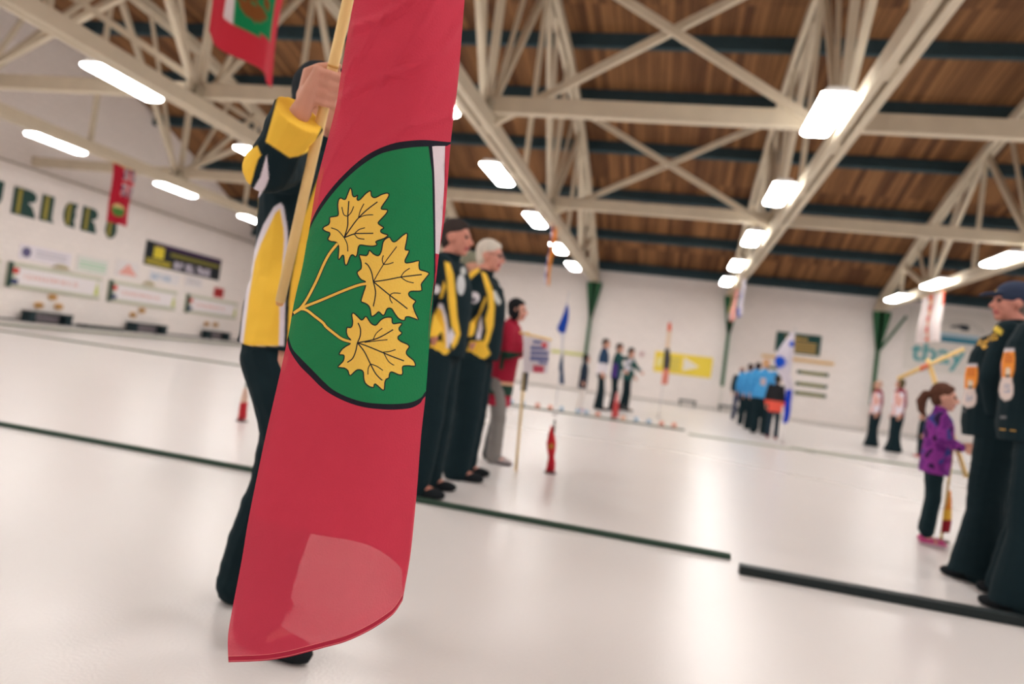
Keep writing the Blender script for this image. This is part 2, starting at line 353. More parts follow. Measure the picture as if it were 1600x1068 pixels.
def bn(t, w_, h):
    rect(t, 'purple_band', .5, w_, h*.82, h, (62, 36, 78))
    MB().prism([(.45, .36), (1.05, .36), (1.05, .86), (.95, .8), (.75, .86), (.55, .8), (.45, .86)], .01, lambda u, v, q: (.036+q, u, v)).build('crest', M((226, 206, 60), .6), t)
    for k in range(3): rect(t, 'yellow_line', .08, 1.55, .06+k*.09, .11+k*.09, (205, 186, 60))
    rect(t, 'yellow_text_band', 1.45, w_-.12, .56, .72, (128, 122, 52))
    text_mb('BUY  SELL  TRADE', .42, lambda u, v, q: (.042, u+1.75, v+.1), bold=.018, wscale=.72).build('white_lettering', M((218, 210, 228), .6), t)
wall_sign('wall_banner', 24.5, 29.4, 2.93, 3.93, (26, 34, 40), 'black banner with purple top band, yellow crest and white capitals on the end wall', bn)
def s1(t, w_, h):
    MB().prism([(.25+.17*math.cos(a), h/2+.17*math.sin(a)) for a in [k*math.pi/8 for k in range(16)]], .01, lambda u, v, q: (.036+q, u, v)).build('round_logo', M((96, 92, 130), .6), t)
    for k in range(2): rect(t, 'grey_text_line', .6, w_-.2, h*.35+k*.14, h*.35+.06+k*.14, (190, 186, 196))
wall_sign('sponsor_sign', 18.95, 21.0, 2.2, 2.7, (230, 224, 232), 'white sign with a round violet logo above the left scoreboard', s1)
def s2(t, w_, h):
    for k, c in enumerate(((200, 222, 204), (150, 208, 168), (150, 208, 168), (204, 222, 208))): rect(t, 'green_text_line', .12, w_-.1, .08+k*.12, .13+k*.12, c)
wall_sign('sponsor_sign', 21.25, 22.7, 2.15, 2.75, (228, 226, 222), 'white sign with rows of pale green lettering right of the violet logo', s2)
def s3(t, w_, h):
    MB().prism([(.12, .1), (w_-.1, .1), (w_/2, .55)], .01, lambda u, v, q: (.036+q, u, v)).build('triangle_logo', M((232, 168, 158), .6), t)
wall_sign('sponsor_sign', 23.1, 24.3, 2.25, 2.9, (232, 226, 226), 'white sign with a pale red triangle on the end wall', s3)
def s4(t, w_, h): text_mb('BEST WEB', .3, lambda u, v, q: (.04, u+.1, v+.12), bold=.01, wscale=.85).build('lettering', M((160, 182, 206), .6), t)
wall_sign('sponsor_sign', 24.9, 26.7, 2.3, 2.8, (230, 226, 228), 'white sign with pale blue capitals below the black banner', s4)
def s5(t, w_, h):
    for k in range(3): rect(t, 'grey_text_line', .15, w_-.15, .12+k*.1, .16+k*.1, (196, 192, 196))
wall_sign('sponsor_sign', 27.1, 28.3, 2.4, 2.85, (230, 225, 226), 'white sign with grey text lines under the right half of the black banner', s5)
wall_sign('sponsor_sign', 29.2, 29.9, 2.15, 2.6, (186, 52, 52), 'small red sign above the right scoreboard', lambda t, w_, h: rect(t, 'dark_text_line', .1, w_-.1, h*.4, h*.6, (120, 30, 34)))
for y, lab in ((20.6, 'above the left scoreboard'), (24.9, 'above the middle scoreboard')):
    t = empty('wall_plaque', (XL+.06, y, 2.12), 'small half round tan topped plaque ' + lab, 'plaque')
    MB().prism([(.3*math.cos(a), .14*math.sin(a)) for a in [k*math.pi/8 for k in range(9)]], .05, lambda u, v, q: (q, u, v)).build('half_disc', M((190, 178, 140), .6), t)
for i, (y, z, c) in enumerate(((19.95, .74, 'left one above the black bench'), (20.75, .78, 'right one above the black bench'), (20.45, 1.08, 'high one just under the left scoreboard'), (24.3, .82, 'left one above the second bench'), (24.75, 1.04, 'under the middle scoreboard'), (28.95, .82, 'left one above the third bench'), (29.6, .84, 'right one above the third bench'))):
    t = empty('wall_ornament', (XL+.02, y, z), 'small round tan wall ornament, ' + c, 'ornament', 'tan ornaments on the end wall')
    MB().prism([(.17*math.cos(a), .11*math.sin(a)) for a in [k*math.pi/7 for k in range(14)]], .07, lambda u, v, q: (q, u, v)).build('disc', M((206, 160, 98), .6), t, bevel=.01)
    MB().prism([(.1*math.cos(a), .03*math.sin(a)) for a in [k*math.pi/5 for k in range(10)]], .02, lambda u, v, q: (.065+q, u, v)).build('dark_centre', M((150, 96, 48), .6), t)
for y0, y1, lab in ((19.2, 20.95, 'left one, under the left scoreboard'), (23.85, 25.8, 'second one, under the middle scoreboard'), (28.5, 30.2, 'third one, near the corner')):
    t = empty('bench', (XL+.35, y0, .14), 'low black bench on the walkway, ' + lab, 'bench', 'black benches at the end wall')
    wd = y1-y0; BK = M((24, 44, 50), .6)
    MB().box((0, wd/2, .36), (.4, wd, .07)).build('seat', BK, t, bevel=.01)
    for s in (.14, wd-.14): MB().box((0, s, .165), (.36, .26, .33)).build('leg', BK, t, bevel=.01)
    MB().box((-.15, wd/2, .2), (.04, wd-.5, .2)).build('back_panel', M((150, 140, 148), .6), t)
tag(MB().box((XL+.6, 22.2, .2), (.5, 1.9, .12)).build('rubber_mat', M((22, 40, 44), .7), bevel=.03), 'flat black mat roll on the walkway between two benches', 'mat')

# ------------------------------------------------------------------ far wall signs and benches
BW = YB-.01
def bsign(name, x0, x1, z0, z1, rgb, lab, extra=None, cat='sign'):
    t = empty(name, (x0, BW, z0), lab, cat)
    MB().box(((x1-x0)/2, -.02, (z1-z0)/2), (x1-x0, .03, z1-z0)).build('panel', M(rgb, .6), t)
    if extra: extra(t, x1-x0, z1-z0)
    return t
def bp(t, nm, poly, rgb, d=.04): return MB().prism(poly, .01, lambda u, v, q: (u, -d-q, v)).build(nm, M(rgb, .6), t)
def bt(t, nm, s, size, u0, v0, rgb, bold=.005, ws=1): return text_mb(s, size, lambda u, v, q: (u+u0, -.052, v+v0), bold=bold, wscale=ws).build(nm, M(rgb, .6), t)
def yb(t, w_, h):
    bp(t, 'white_arrow', [(1.25, .16), (1.95, .42), (1.25, .78)], (238, 232, 220))
    for k in range(3): bp(t, 'grey_text_line', [(.45, .2+k*.2), (1.1, .2+k*.2), (1.1, .28+k*.2), (.45, .28+k*.2)], (196, 184, 110))
    bp(t, 'left_logo', [(.1, .2), (.32, .3), (.32, .7), (.1, .6)], (236, 226, 160))
bsign('wall_banner', -.68, 1.8, 1.34, 2.24, (240, 214, 78), 'bright yellow banner with a white arrow on the far wall', yb)
def gs(t, w_, h):
    bt(t, 'gold_lettering', 'TROPHY', .22, .35, .56, (222, 176, 92), ws=1.1)
    for k in range(4): bp(t, 'gold_text_line', [(.55, .08+k*.12), (1.65, .08+k*.12), (1.65, .14+k*.12), (.55, .14+k*.12)], (206, 166, 92))
bsign('notice_board', 4.3, 6.12, 2.86, 3.72, (24, 70, 66), 'dark green board with gold lines on the far wall', gs, 'notice board')
tag(MB().box((5.25, BW-.08, 2.6), (2.9, .16, .1)).build('wall_shelf', M((226, 186, 120), .6)), 'long pale wood shelf under the dark green board', 'shelf')
for z, lab in ((2.1, 'top'), (1.6, 'middle'), (1.2, 'bottom')):
    t = empty('name_plank', (5.3, BW, z-.06), 'dark green plank with a yellow line on the far wall, %s of the three' % lab, 'name plank', 'green planks on the far wall')
    MB().box((.63, -.02, .06), (1.26, .03, .14)).build('panel', M((28, 70, 50), .6), t)
    MB().box((.63, -.04, .06), (1.0, .01, .035)).build('yellow_line', M((206, 190, 84), .6), t)
bsign('name_plank', 3.95, 4.6, 2.08, 2.19, (40, 74, 50), 'short dark green plank behind the blue shirted team', None, 'name plank')
t = empty('wall_emblem', (-1.27, BW, 2.02), 'small round grey and red emblem on the far wall', 'emblem')
MB().prism([(.15*math.cos(a), .15*math.sin(a)) for a in [k*math.pi/8 for k in range(16)]], .02, lambda u, v, q: (u, -q, v)).build('disc', M((214, 200, 200), .6), t)
MB().prism([(.06*math.cos(a), .06*math.sin(a)) for a in [k*math.pi/8 for k in range(16)]], .03, lambda u, v, q: (u, -q, v)).build('red_centre', M((200, 130, 126), .6), t)
def tb(t, w_, h):
    TE = (92, 170, 176)
    bt(t, 'teal_lettering', 'tbay', 1.15, .28, .42, TE, .02, 1.0)
    arc = lambda r, n=20, a0=20, a1=190: [(1.95+r*math.cos(math.radians(a0+(a1-a0)*k/n)), 1.62+.62*r*math.sin(math.radians(a0+(a1-a0)*k/n))) for k in range(n+1)]
    bp(t, 'grey_arc', arc(1.0)+arc(.94)[::-1], (196, 194, 186)); bp(t, 'inner_arc', arc(.8)+arc(.75)[::-1], (204, 200, 194))
    bp(t, 'teal_base', [(1.15, 1.42), (1.3, 1.3), (2.6, 1.3), (2.7, 1.5), (1.15, 1.55)], (40, 124, 150)); bp(t, 'pale_base', [(1.13, 1.52), (2.7, 1.5), (2.7, 1.66), (1.2, 1.68)], (176, 200, 214), .045)
    bp(t, 'dark_handle', [(1.6, 1.92), (2.0, 1.92), (2.0, 1.84), (2.3, 1.84), (2.3, 2.06), (2.1, 2.1), (1.6, 1.98)], (52, 62, 70))
bsign('wall_sign', 9.35, 12.9, 2.75, 5.4, (228, 222, 216), 'large white sign with teal lettering and a teal and grey logo at right', tb)
for x0, x1, lab in ((.55, 1.3, 'left of the middle green post'), (2.2, 3.1, 'behind the blue shirted team')):
    t = empty('bench', (x0, YB-.8, 0), 'low dark bench at the foot of the far wall, ' + lab, 'bench', 'dark benches at the far wall')
    MB().box(((x1-x0)/2, 0, .24), (x1-x0, .3, .08)).build('seat', M((44, 58, 58), .6), t, bevel=.01)
    for s in (.08, x1-x0-.08): MB().box((s, 0, .1), (.06, .26, .2)).build('leg', M((44, 58, 58), .6), t)

# ------------------------------------------------------------------ markers on the ice strip
for k, (x, c) in enumerate(((798, 'b'), (816, 'b'), (840, 'r'), (860, 'r'), (878, 'b'), (904, 'b'), (918, 'b'), (936, 'r'), (976, 'o'), (997, 'b'), (1017, 'b'), (1037, 'r'), (1057, 'r'))):
    p = on(x, 634, 1, 14.76); rgb = {'b': (150, 176, 198), 'r': (212, 146, 126), 'o': (224, 176, 150)}[c]
    t = empty('ice_marker', (p.x, 14.76, .035), 'small %s cup on the ice strip, %s from the left in the row' % ({'b': 'blue', 'r': 'red', 'o': 'orange'}[c], ordn[k]), 'cup', 'small cups on the ice strip')
    MB().tube([(0, 0, 0), (0, 0, .012), (0, 0, .09), (0, 0, .1)], [.055, .06, .04, .03], 14).build('cup', M(rgb, .5), t, True)
    MB().tube([(0, 0, .001), (0, 0, .014)], [.066, .062], 14).build('rim', M((226, 214, 208), .5), t)

# ================================================================== CLOTH
def drape(parent, name, rows, z, colf, mt=None, n=28, thick=.45, fold=.12, seed=1):
    """hanging gathered cloth: rows of (py, px left, px right) of its outline, z metres deep"""
    ys = np.array([r[0] for r in rows], float); ny = max(12, int((ys[-1]-ys[0])/2.2))
    yy = np.linspace(ys[0], ys[-1], ny); l = np.interp(yy, ys, [r[1] for r in rows]); r_ = np.interp(yy, ys, [r[2] for r in rows])
    vs = []; cs = []
    for j in range(ny):
        c = (l[j]+r_[j])/2; hw = (r_[j]-l[j])/2
        for k in range(n):
            a = 2*math.pi*k/n; q = 1+fold*math.sin(5*a+seed+j*.04)*abs(math.sin(a))
            X = c+hw*math.cos(a)*(.9+.1*q); dz = hw*thick*math.sin(a)*q/F*z
            vs.append(at(X, yy[j], z+dz)); cs.append(colf(X, yy[j], a))
    fs = [(j*n+k, j*n+(k+1) % n, (j+1)*n+(k+1) % n, (j+1)*n+k) for j in range(ny-1) for k in range(n)]
    fs += [tuple(range(n)), tuple((ny-1)*n+k for k in range(n))[::-1]]
    if parent: 
        o = parent.matrix_world.inverted() if False else Matrix.Translation(-parent.location)
        vs = [o @ v for v in vs]
    m_ = MB().add(vs, fs); me = m_.mesh(name); setcol(me, cs)
    return link(name, me, parent, [mt or FLAGC], True)
def setcol(me, cs):
    a = me.color_attributes.new('Col', 'FLOAT_COLOR', 'POINT')
    arr = np.array([s2l(c) for c in cs], dtype=np.float32).ravel(); a.data.foreach_set('color', arr)
FLAGC = mat('flag_cloth', (128, 128, 128), .8, .15, attr=True, transl=.3, bump=.1, bump_scale=25)
def hang(x, y0, y1, z1, z0, colf, label, group='flags hanging from the trusses', nm='hanging_flag', skew=0, amp=.035):
    """flag hanging below a truss in the plane X = x"""
    t = empty(nm, (x, (y0+y1)/2, z1), label, 'flag', group)
    nu, nv = 46, 90; vs = []; cs = []
    for j in range(nv):
        for i in range(nu):
            u = i/(nu-1); v = j/(nv-1)
            y = y0+(y1-y0)*u-(y0+y1)/2; z = (z0-z1)*v+skew*u*v
            vs.append((amp*math.sin(u*9+v*2.2)*(.4+v)+.02*math.sin(v*7), y*(1-.06*math.sin(v*3.1)), z)); cs.append(colf(u, v))
    fs = [(j*nu+i, j*nu+i+1, (j+1)*nu+i+1, (j+1)*nu+i) for j in range(nv-1) for i in range(nu-1)]
    me = bpy.data.meshes.new('cloth'); me.from_pydata(vs, [], fs); setcol(me, cs)
    o = link('cloth', me, t, [FLAGC], True); s = o.modifiers.new('s', 'SOLIDIFY'); s.thickness = .003
    MB().tube([(0, y0-(y0+y1)/2-.03, .0), (0, y1-(y0+y1)/2+.03, .0)], .014, 10).build('hanging_rod', POLEW, t)
    for yy in (y0, y1): MB().tube([(0, yy-(y0+y1)/2, 0), (0, yy-(y0+y1)/2, .06)], .006, 6).build('cord', M((180, 172, 160), .7), t)
    return t
RED = (214, 60, 78)
def jack(a, b):      # a small union flag: a across, b along, both 0..1
    if abs(a-.5) < .08 or abs(b-.5) < .08: return (206, 70, 80)
    if abs(a-.5) < .14 or abs(b-.5) < .14: return (228, 214, 220)
    d = min(abs(a-b), abs(a+b-1))
    if d < .04: return (206, 70, 80)
    if d < .12: return (228, 214, 220)
    return (44, 46, 92)
def ens1(u, v):
    if .55 < v < .86 and .25 < u < .80:
        if u < .38: return (232, 220, 222) if abs(v-.7) > .04 and u > .28 else (206, 60, 70)
        if (u-.55)**2/.025+(v-.68)**2/.014 < 1 and noise.noise(Vector((u*14, v*22, 1))) > -.15: return (146, 92, 48)
        if .84 < v and u > .62: return RED
        return (28, 150, 96)
    if v < .42 and u < .5: return jack(u*2, v/.42)
    return RED
def ens2(u, v):
    if v < .5 and u > .5: return jack((u-.5)*2, v/.5)
    if ((u-.5)/.24)**2+((v-.76)/.11)**2 < 1: return (96, 150, 74) if v > .72 else (226, 208, 150)
    return (196, 40, 64)
hang(-3.75, 4.55, 5.62, 4.97, 3.12, ens1, 'large red flag with a white and green shield hanging at the top left', amp=.05)
hang(-15.65, 16.35, 17.2, 4.97, 3.35, ens2, 'dark red flag with a small union flag and shield in front of the wall letters')
hang(-3.75, 19.6, 20.5, 4.97, 3.3, lambda u, v: (236, 168, 66) if u > .45 else ((70, 76, 150) if (v*5) % 1 < .55 else (222, 214, 226)), 'narrow orange and violet flag below the left row of lights')
hang(2.2, 28.6, 29.9, 4.97, 3.7, lambda u, v: (236, 176, 168), 'pale pink flag hanging by the middle green post')
hang(2.2, 25.6, 26.7, 4.97, 3.6, lambda u, v: (66, 84, 200) if (v > .75 and u > .4) or (.35 < v < .5 and u > .7) else (224, 218, 230), 'white flag with a blue corner hanging beside the pink flag')
hang(2.2, 30.6, 31.3, 4.97, 3.9, lambda u, v: (226, 206, 150) if v < .75 else (232, 224, 220), 'small cream flag hanging just left of the pink flag')
hang(8.15, 24.6, 26.6, 4.97, 3.35, lambda u, v: (230, 100, 70) if (u > .45 and (int(v*9) % 2 == 0) and v < .95 and u < .7) or (u < .1 and v < .3) else ((244, 176, 110) if .45 < u < .62 else (238, 226, 224)), 'white flag with orange and red blocks hanging in front of the teal sign')

def floor_flag(foot, rows, z, colf, label, top=None, rad=.012, name='small_flag_stand', group='little flags standing on the ice', cat='flag', polec=(70, 66, 60)):
    g = floor_at(*foot); t = empty(name, (g.x, g.y, 0), label, cat, group)
    zc = (g-EYE).dot(FW); o = Vector((g.x, g.y, 0))
    tp = at(*(top or ((rows[0][1]+rows[0][2])/2, rows[0][0]-2)), zc)
    MB().tube([(0, 0, 0.0), (0, 0, .012)], [.06, .055], 16).build('base', M((90, 40, 44), .5), t)
    MB().tube([(0, 0, .005), tp-o], rad, 10).build('stick', M(polec, .5), t)
    drape(t, 'cloth', rows, zc, colf); return t
rd = lambda X, Y, a: (216, 52, 62)
floor_flag((860, 739), [(664, 861, 863), (676, 857, 866), (692, 854, 869), (704, 855, 868), (713, 857, 866), (722, 855, 868), (736, 853, 867)], 6.2,
           lambda X, Y, a: (196, 160, 70) if (X-861)**2+(Y-697)**2 < 14 else ((206, 44, 60) if Y > 712 else (222, 58, 66)), 'small red draped flag standing on the ice right of the sign pole', top=(867, 655), rad=.008)
floor_flag((378, 658), [(606, 381, 386), (618, 378, 387), (630, 375, 387), (655, 371, 385)], 6.2, lambda X, Y, a: (236, 200, 180) if Y < 628 else (206, 56, 66), 'small red and cream draped flag left of the flag bearer', top=(386, 594), rad=.008, polec=(40, 90, 60))
floor_flag((960, 654), [(612, 963, 966), (628, 959, 967), (640, 957, 967), (652, 955, 966)], 14, lambda X, Y, a: (232, 150, 150) if Y < 628 else (214, 92, 92), 'pinkish draped flag on the ice in front of the hugging pair', top=(966, 606), rad=.012)
pale = (206, 204, 206)
def bf(X, Y, a): return (34, 76, 176) if Y < 521 else ((214, 212, 222) if Y < 553 else (34, 66, 106))
floor_flag((867, 648), [(474, 885, 888), (488, 881, 889), (500, 876, 888), (513, 870, 885), (521, 875, 883), (530, 877, 881), (555, 876, 880), (574, 873, 880), (600, 875, 882)], 16, bf, 'furled blue and white flag on a thin pole at left of the far group', top=(889, 455), rad=.015, group='furled flags on poles', name='furled_flag', polec=pale)
def tf(X, Y, a): return (232, 110, 76) if Y < 516 else ((236, 214, 190) if Y < 543 else ((86, 84, 88) if Y < 576 else (232, 150, 134)))
floor_flag((1029, 652), [(504, 1044, 1049), (520, 1042, 1049), (545, 1039, 1046), (560, 1037, 1048), (576, 1036, 1046), (600, 1033, 1043)], 16, tf, 'furled orange and dark flag in front of the yellow banner', top=(1049, 498), rad=.013, group='furled flags on poles', name='furled_flag', polec=pale)
def qf(X, Y, a):
    if (X-1218)**2+(Y-565)**2 < 90 and Y < 582: return (30, 92, 216)
    if (X-1238)**2+(Y-537)**2 < 22: return (30, 92, 216)
    if Y > 608 and abs(X-(1233-(Y-608)*.1)) < 5: return (28, 70, 206)
    return (226, 220, 230)
floor_flag((1222, 692), [(520, 1235, 1240), (535, 1224, 1241), (548, 1215, 1241), (565, 1210, 1238), (580, 1216, 1235), (600, 1226, 1239), (625, 1227, 1239), (645, 1225, 1236), (661, 1223, 1230)], 16, qf, 'white flag with blue patches beside the child in coral', top=(1243, 512), rad=.014, group='furled flags on poles', name='furled_flag', polec=pale)
floor_flag((1470, 845), [(766, 1483, 1486), (782, 1478, 1487), (800, 1474, 1487), (815, 1472, 1487), (832, 1470, 1484)], 5, lambda X, Y, a: (240, 160, 60) if Y < 795 else ((242, 200, 80) if Y < 812 else (170, 44, 60)), 'orange and yellow flag end behind the girl and the capped man', top=(1489, 700), rad=.01, group='furled flags on poles', name='furled_flag', polec=(210, 180, 120))

# ---------------------------------------------------------------- THE BIG FLAG
def C1(pts): return [(490+x/7.63, 280+y/7.63) for x, y in pts]
def C2(pts): return [(540+x/6.675, 350+y/6.675) for x, y in pts]
def C3(pts): return [(510+x/7.12, 470+y/7.12) for x, y in pts]
def C4(pts): return [(440+x/6.675, 360+y/6.675) for x, y in pts]
leaf1 = C1([(270,750),(215,742),(175,725),(172,700),(192,665),(190,635),(150,622),(115,600),(110,585),(130,562),(175,540),(192,505),(190,465),(205,448),(270,440),(295,420),(292,370),(288,300),(300,240),(325,222),(350,235),(378,238),(400,190),(425,125),(440,103),(455,130),(462,180),(475,205),(500,205),(520,188),(524,200),(518,235),(530,250),(560,235),(610,180),(650,148),(675,138),(685,150),(688,190),(710,215),(745,215),(800,185),(850,168),(885,165),(900,185),(880,230),(830,300),(805,345),(825,358),(870,360),(882,375),(865,410),(810,470),(770,515),(785,540),(830,568),(832,585),(805,600),(800,625),(830,645),(880,660),(882,675),(840,705),(780,725),(740,745),(755,770),(740,790),(690,797),(620,790),(565,782),(540,795),(528,840),(522,885),(510,915),(495,922),(470,900),(445,908),(425,950),(405,1005),(390,1022),(372,1010),(365,960),(358,910),(340,908),(315,945),(300,955),(293,935),(298,870),(298,795)])
leaf2 = C2([(205,598),(165,580),(135,545),(120,510),(130,490),(160,465),(165,430),(158,380),(142,330),(155,320),(215,328),(235,305),(245,275),(258,277),(290,310),(330,328),(355,318),(375,270),(385,210),(400,170),(430,145),(460,137),(478,165),(500,185),(530,175),(580,130),(625,97),(642,98),(645,120),(632,200),(620,262),(640,270),(663,275),(655,305),(625,365),(620,390),(635,405),(700,395),(765,380),(765,420),(770,465),(790,480),(830,490),(872,512),(850,545),(815,590),(788,630),(795,690),(740,698),(680,700),(657,725),(670,755),(710,785),(732,803),(710,835),(705,860),(730,930),(760,995),(720,985),(660,965),(625,970),(618,1000),(580,1000),(540,970),(505,920),(480,882),(450,875),(428,890),(410,935),(392,952),(370,935),(345,912),(320,935),(285,960),(265,950),(258,890),(240,850),(205,825),(165,810),(165,780),(190,700),(208,645)])
leaf3 = C3([(270,432),(240,400),(222,345),(228,300),(240,292),(270,295),(288,270),(292,220),(282,160),(290,135),(310,138),(350,175),(390,212),(415,195),(435,172),(455,185),(490,240),(530,268),(560,262),(600,215),(650,185),(710,180),(730,195),(732,235),(750,253),(800,245),(838,245),(835,265),(808,300),(815,330),(840,352),(825,375),(798,395),(800,425),(840,455),(900,480),(922,510),(895,550),(890,585),(920,620),(970,660),(990,705),(980,725),(920,720),(860,722),(845,745),(850,790),(840,820),(800,818),(750,795),(715,790),(700,820),(695,855),(665,870),(650,910),(645,980),(625,990),(590,960),(545,922),(530,935),(525,960),(480,952),(430,910),(415,850),(412,795),(390,768),(345,765),(310,790),(270,828),(250,812),(240,775),(200,745),(130,738),(145,710),(185,670),(198,625),(190,600),(148,598),(145,580),(175,535),(230,495),(262,477)])
veins = [C1(v) for v in ([(365,695),(405,560),(408,440),(420,258)],[(408,440),(360,420),(337,330)],[(408,440),(450,390),(478,322)],[(365,695),(450,570),(535,460),(640,360),(762,268)],[(535,460),(555,380),(600,290)],[(535,460),(610,430),(702,422)],[(365,695),(485,650),(560,645),(712,643)],[(485,650),(540,600),(612,577)],[(485,650),(530,700),(606,713)],[(365,695),(290,610),(208,578)],[(365,695),(400,770),(408,860)])]
veins += [C2(v) for v in ([(290,600),(395,420),(530,238)],[(395,420),(382,370),(395,325)],[(395,420),(450,415),(500,398)],[(290,600),(430,580),(575,552),(795,525)],[(575,552),(610,500),(668,460)],[(575,552),(640,595),(710,612)],[(290,600),(460,740),(560,815),(645,882)],[(460,740),(500,718),(575,722)],[(460,740),(465,785),(488,825)],[(290,600),(270,500),(235,430),(202,403)],[(290,600),(312,700),(305,780),(290,850)])]
veins += [C3(v) for v in ([(345,465),(375,390),(378,310),(352,243)],[(345,465),(520,430),(620,390),(742,318)],[(520,430),(555,360),(622,302)],[(420,460),(560,442),(680,430)],[(345,465),(450,500),(620,570),(740,620),(858,663)],[(620,570),(700,562),(770,540)],[(640,580),(690,670),(748,713)],[(345,465),(420,560),(490,700),(550,810),(615,878)],[(490,700),(465,750),(462,818)],[(490,700),(560,725),(630,772)],[(345,465),(325,560),(290,640),(232,682)])]
stems = [C4([(580,140),(500,240),(440,350),(370,510),(300,650),(245,745),(190,815),(125,862)]), C4([(885,553),(800,570),(650,625),(400,730),(260,785),(190,822),(125,862)]),
         [(551,534.5),(535.3,529.7),(524,522),(510,510.7),(504.4,503.8),(491,493.3),(479,484.3),(468.5,482.8),(458.7,489)]]
band_out_top = [(760,226),(704,222),(671,219),(650,219),(618,223),(588,234),(565,248),(540,270),(518,294),(500,319),(488,342),(480,367),(474,392),(462,430)]
green_top = [(669.5,228.7),(645,230),(618,234),(593,241),(568,256),(543,277),(524,297),(506,320),(492,342),(483,361),(476,385),(464,425)]
band_out_bot = [(430,480),(444,512),(448.2,527.6),(452.7,547),(467.4,569.9),(485,587.7),(503,605.6),(521,617.8),(543.7,628.4),(568,635.7),(592.5,638.9),(616.9,639.7),(641,637.3),(655.9,630),(664,619.4),(690,600)]
green_bot = [(436,480),(448,510),(450.5,523),(456.8,543.9),(470.6,560),(490,579.6),(505,595),(521,608.9),(543.7,620.2),(568,627.6),(592.5,630.3),(616.9,630.8),(641.2,628.4),(657.5,621),(665.6,610.5),(690,585)]
vl = [(669.5,228.7),(673,255),(675.2,275),(676.5,330),(678,390),(678,434),(676.5,467),(674,500)]
vr = [(675.3,228.7),(677.5,255),(679,285),(680,345),(680.4,396),(680,443.5),(677.4,470),(674.6,500)]
edgeL = [(612,-330),(588,-150),(553,0),(534,108),(525,165),(510,225),(495,285),(483,360),(479,380),(472,419),(460,470),(451,521),(440,572),(427,629),(413,690),(389,807),(378,873),(360,967),(356,1000),(357,1034)]
edgeR = [(752,-330),(740,-150),(726,0),(716,124),(704,225),(696,330),(686,397),(681,440),(675,484),(670,550),(665,617),(658,680),(651,771),(642,862),(634,910),(629,938)]
bottom = [(357,1034),(390,1033),(420,1031),(450,1026),(474,1020),(508,1011),(540,1002),(575,986),(605,967),(618,955),(629,938)]
def cr(pts, n=4, closed=False):
    out = []; N = len(pts); P = [np.array(p, float) for p in pts]
    rng = range(N if closed else N-1)
    for i in rng:
        p0 = P[i-1] if closed or i > 0 else P[i]; p1 = P[i]; p2 = P[(i+1) % N]; p3 = P[(i+2) % N] if closed or i+2 < N else P[(i+1) % N]
        for k in range(n):
            t = k/n; out.append(tuple(.5*(2*p1+(p2-p0)*t+(2*p0-5*p1+4*p2-p3)*t*t+(3*p1-p0-3*p2+p3)*t**3)))
    if not closed: out.append(tuple(P[-1]))
    return out
def inpoly(x, y, poly):
    P = np.array(poly); x0, y0 = P[:, 0], P[:, 1]; x1, y1 = np.roll(x0, -1), np.roll(y0, -1)
    r = np.zeros(len(x), bool)
    for a, b, c, d in zip(x0, y0, x1, y1):
        if b == d: continue
        r ^= ((b > y) != (d > y)) & (x < (c-a)*(y-b)/(d-b)+a)
    return r
def dist(x, y, line, closed=False):
    L = list(line)+([line[0]] if closed else []); best = np.full(len(x), 1e9)
    for (a, b), (c, d) in zip(L, L[1:]):
        l2 = (c-a)**2+(d-b)**2+1e-9; t = np.clip(((x-a)*(c-a)+(y-b)*(d-b))/l2, 0, 1)
        best = np.minimum(best, np.hypot(x-a-t*(c-a), y-b-t*(d-b)))
    return best
def offs(line, w_, closed=False):
    P = np.array(line, float); T = (np.roll(P, -1, 0)-np.roll(P, 1, 0)) if closed else np.gradient(P, axis=0)
    T /= np.maximum(np.hypot(T[:, 0], T[:, 1])[:, None], 1e-6); N = np.stack([-T[:, 1], T[:, 0]], 1)
    return [tuple(p) for p in P+N*w_]
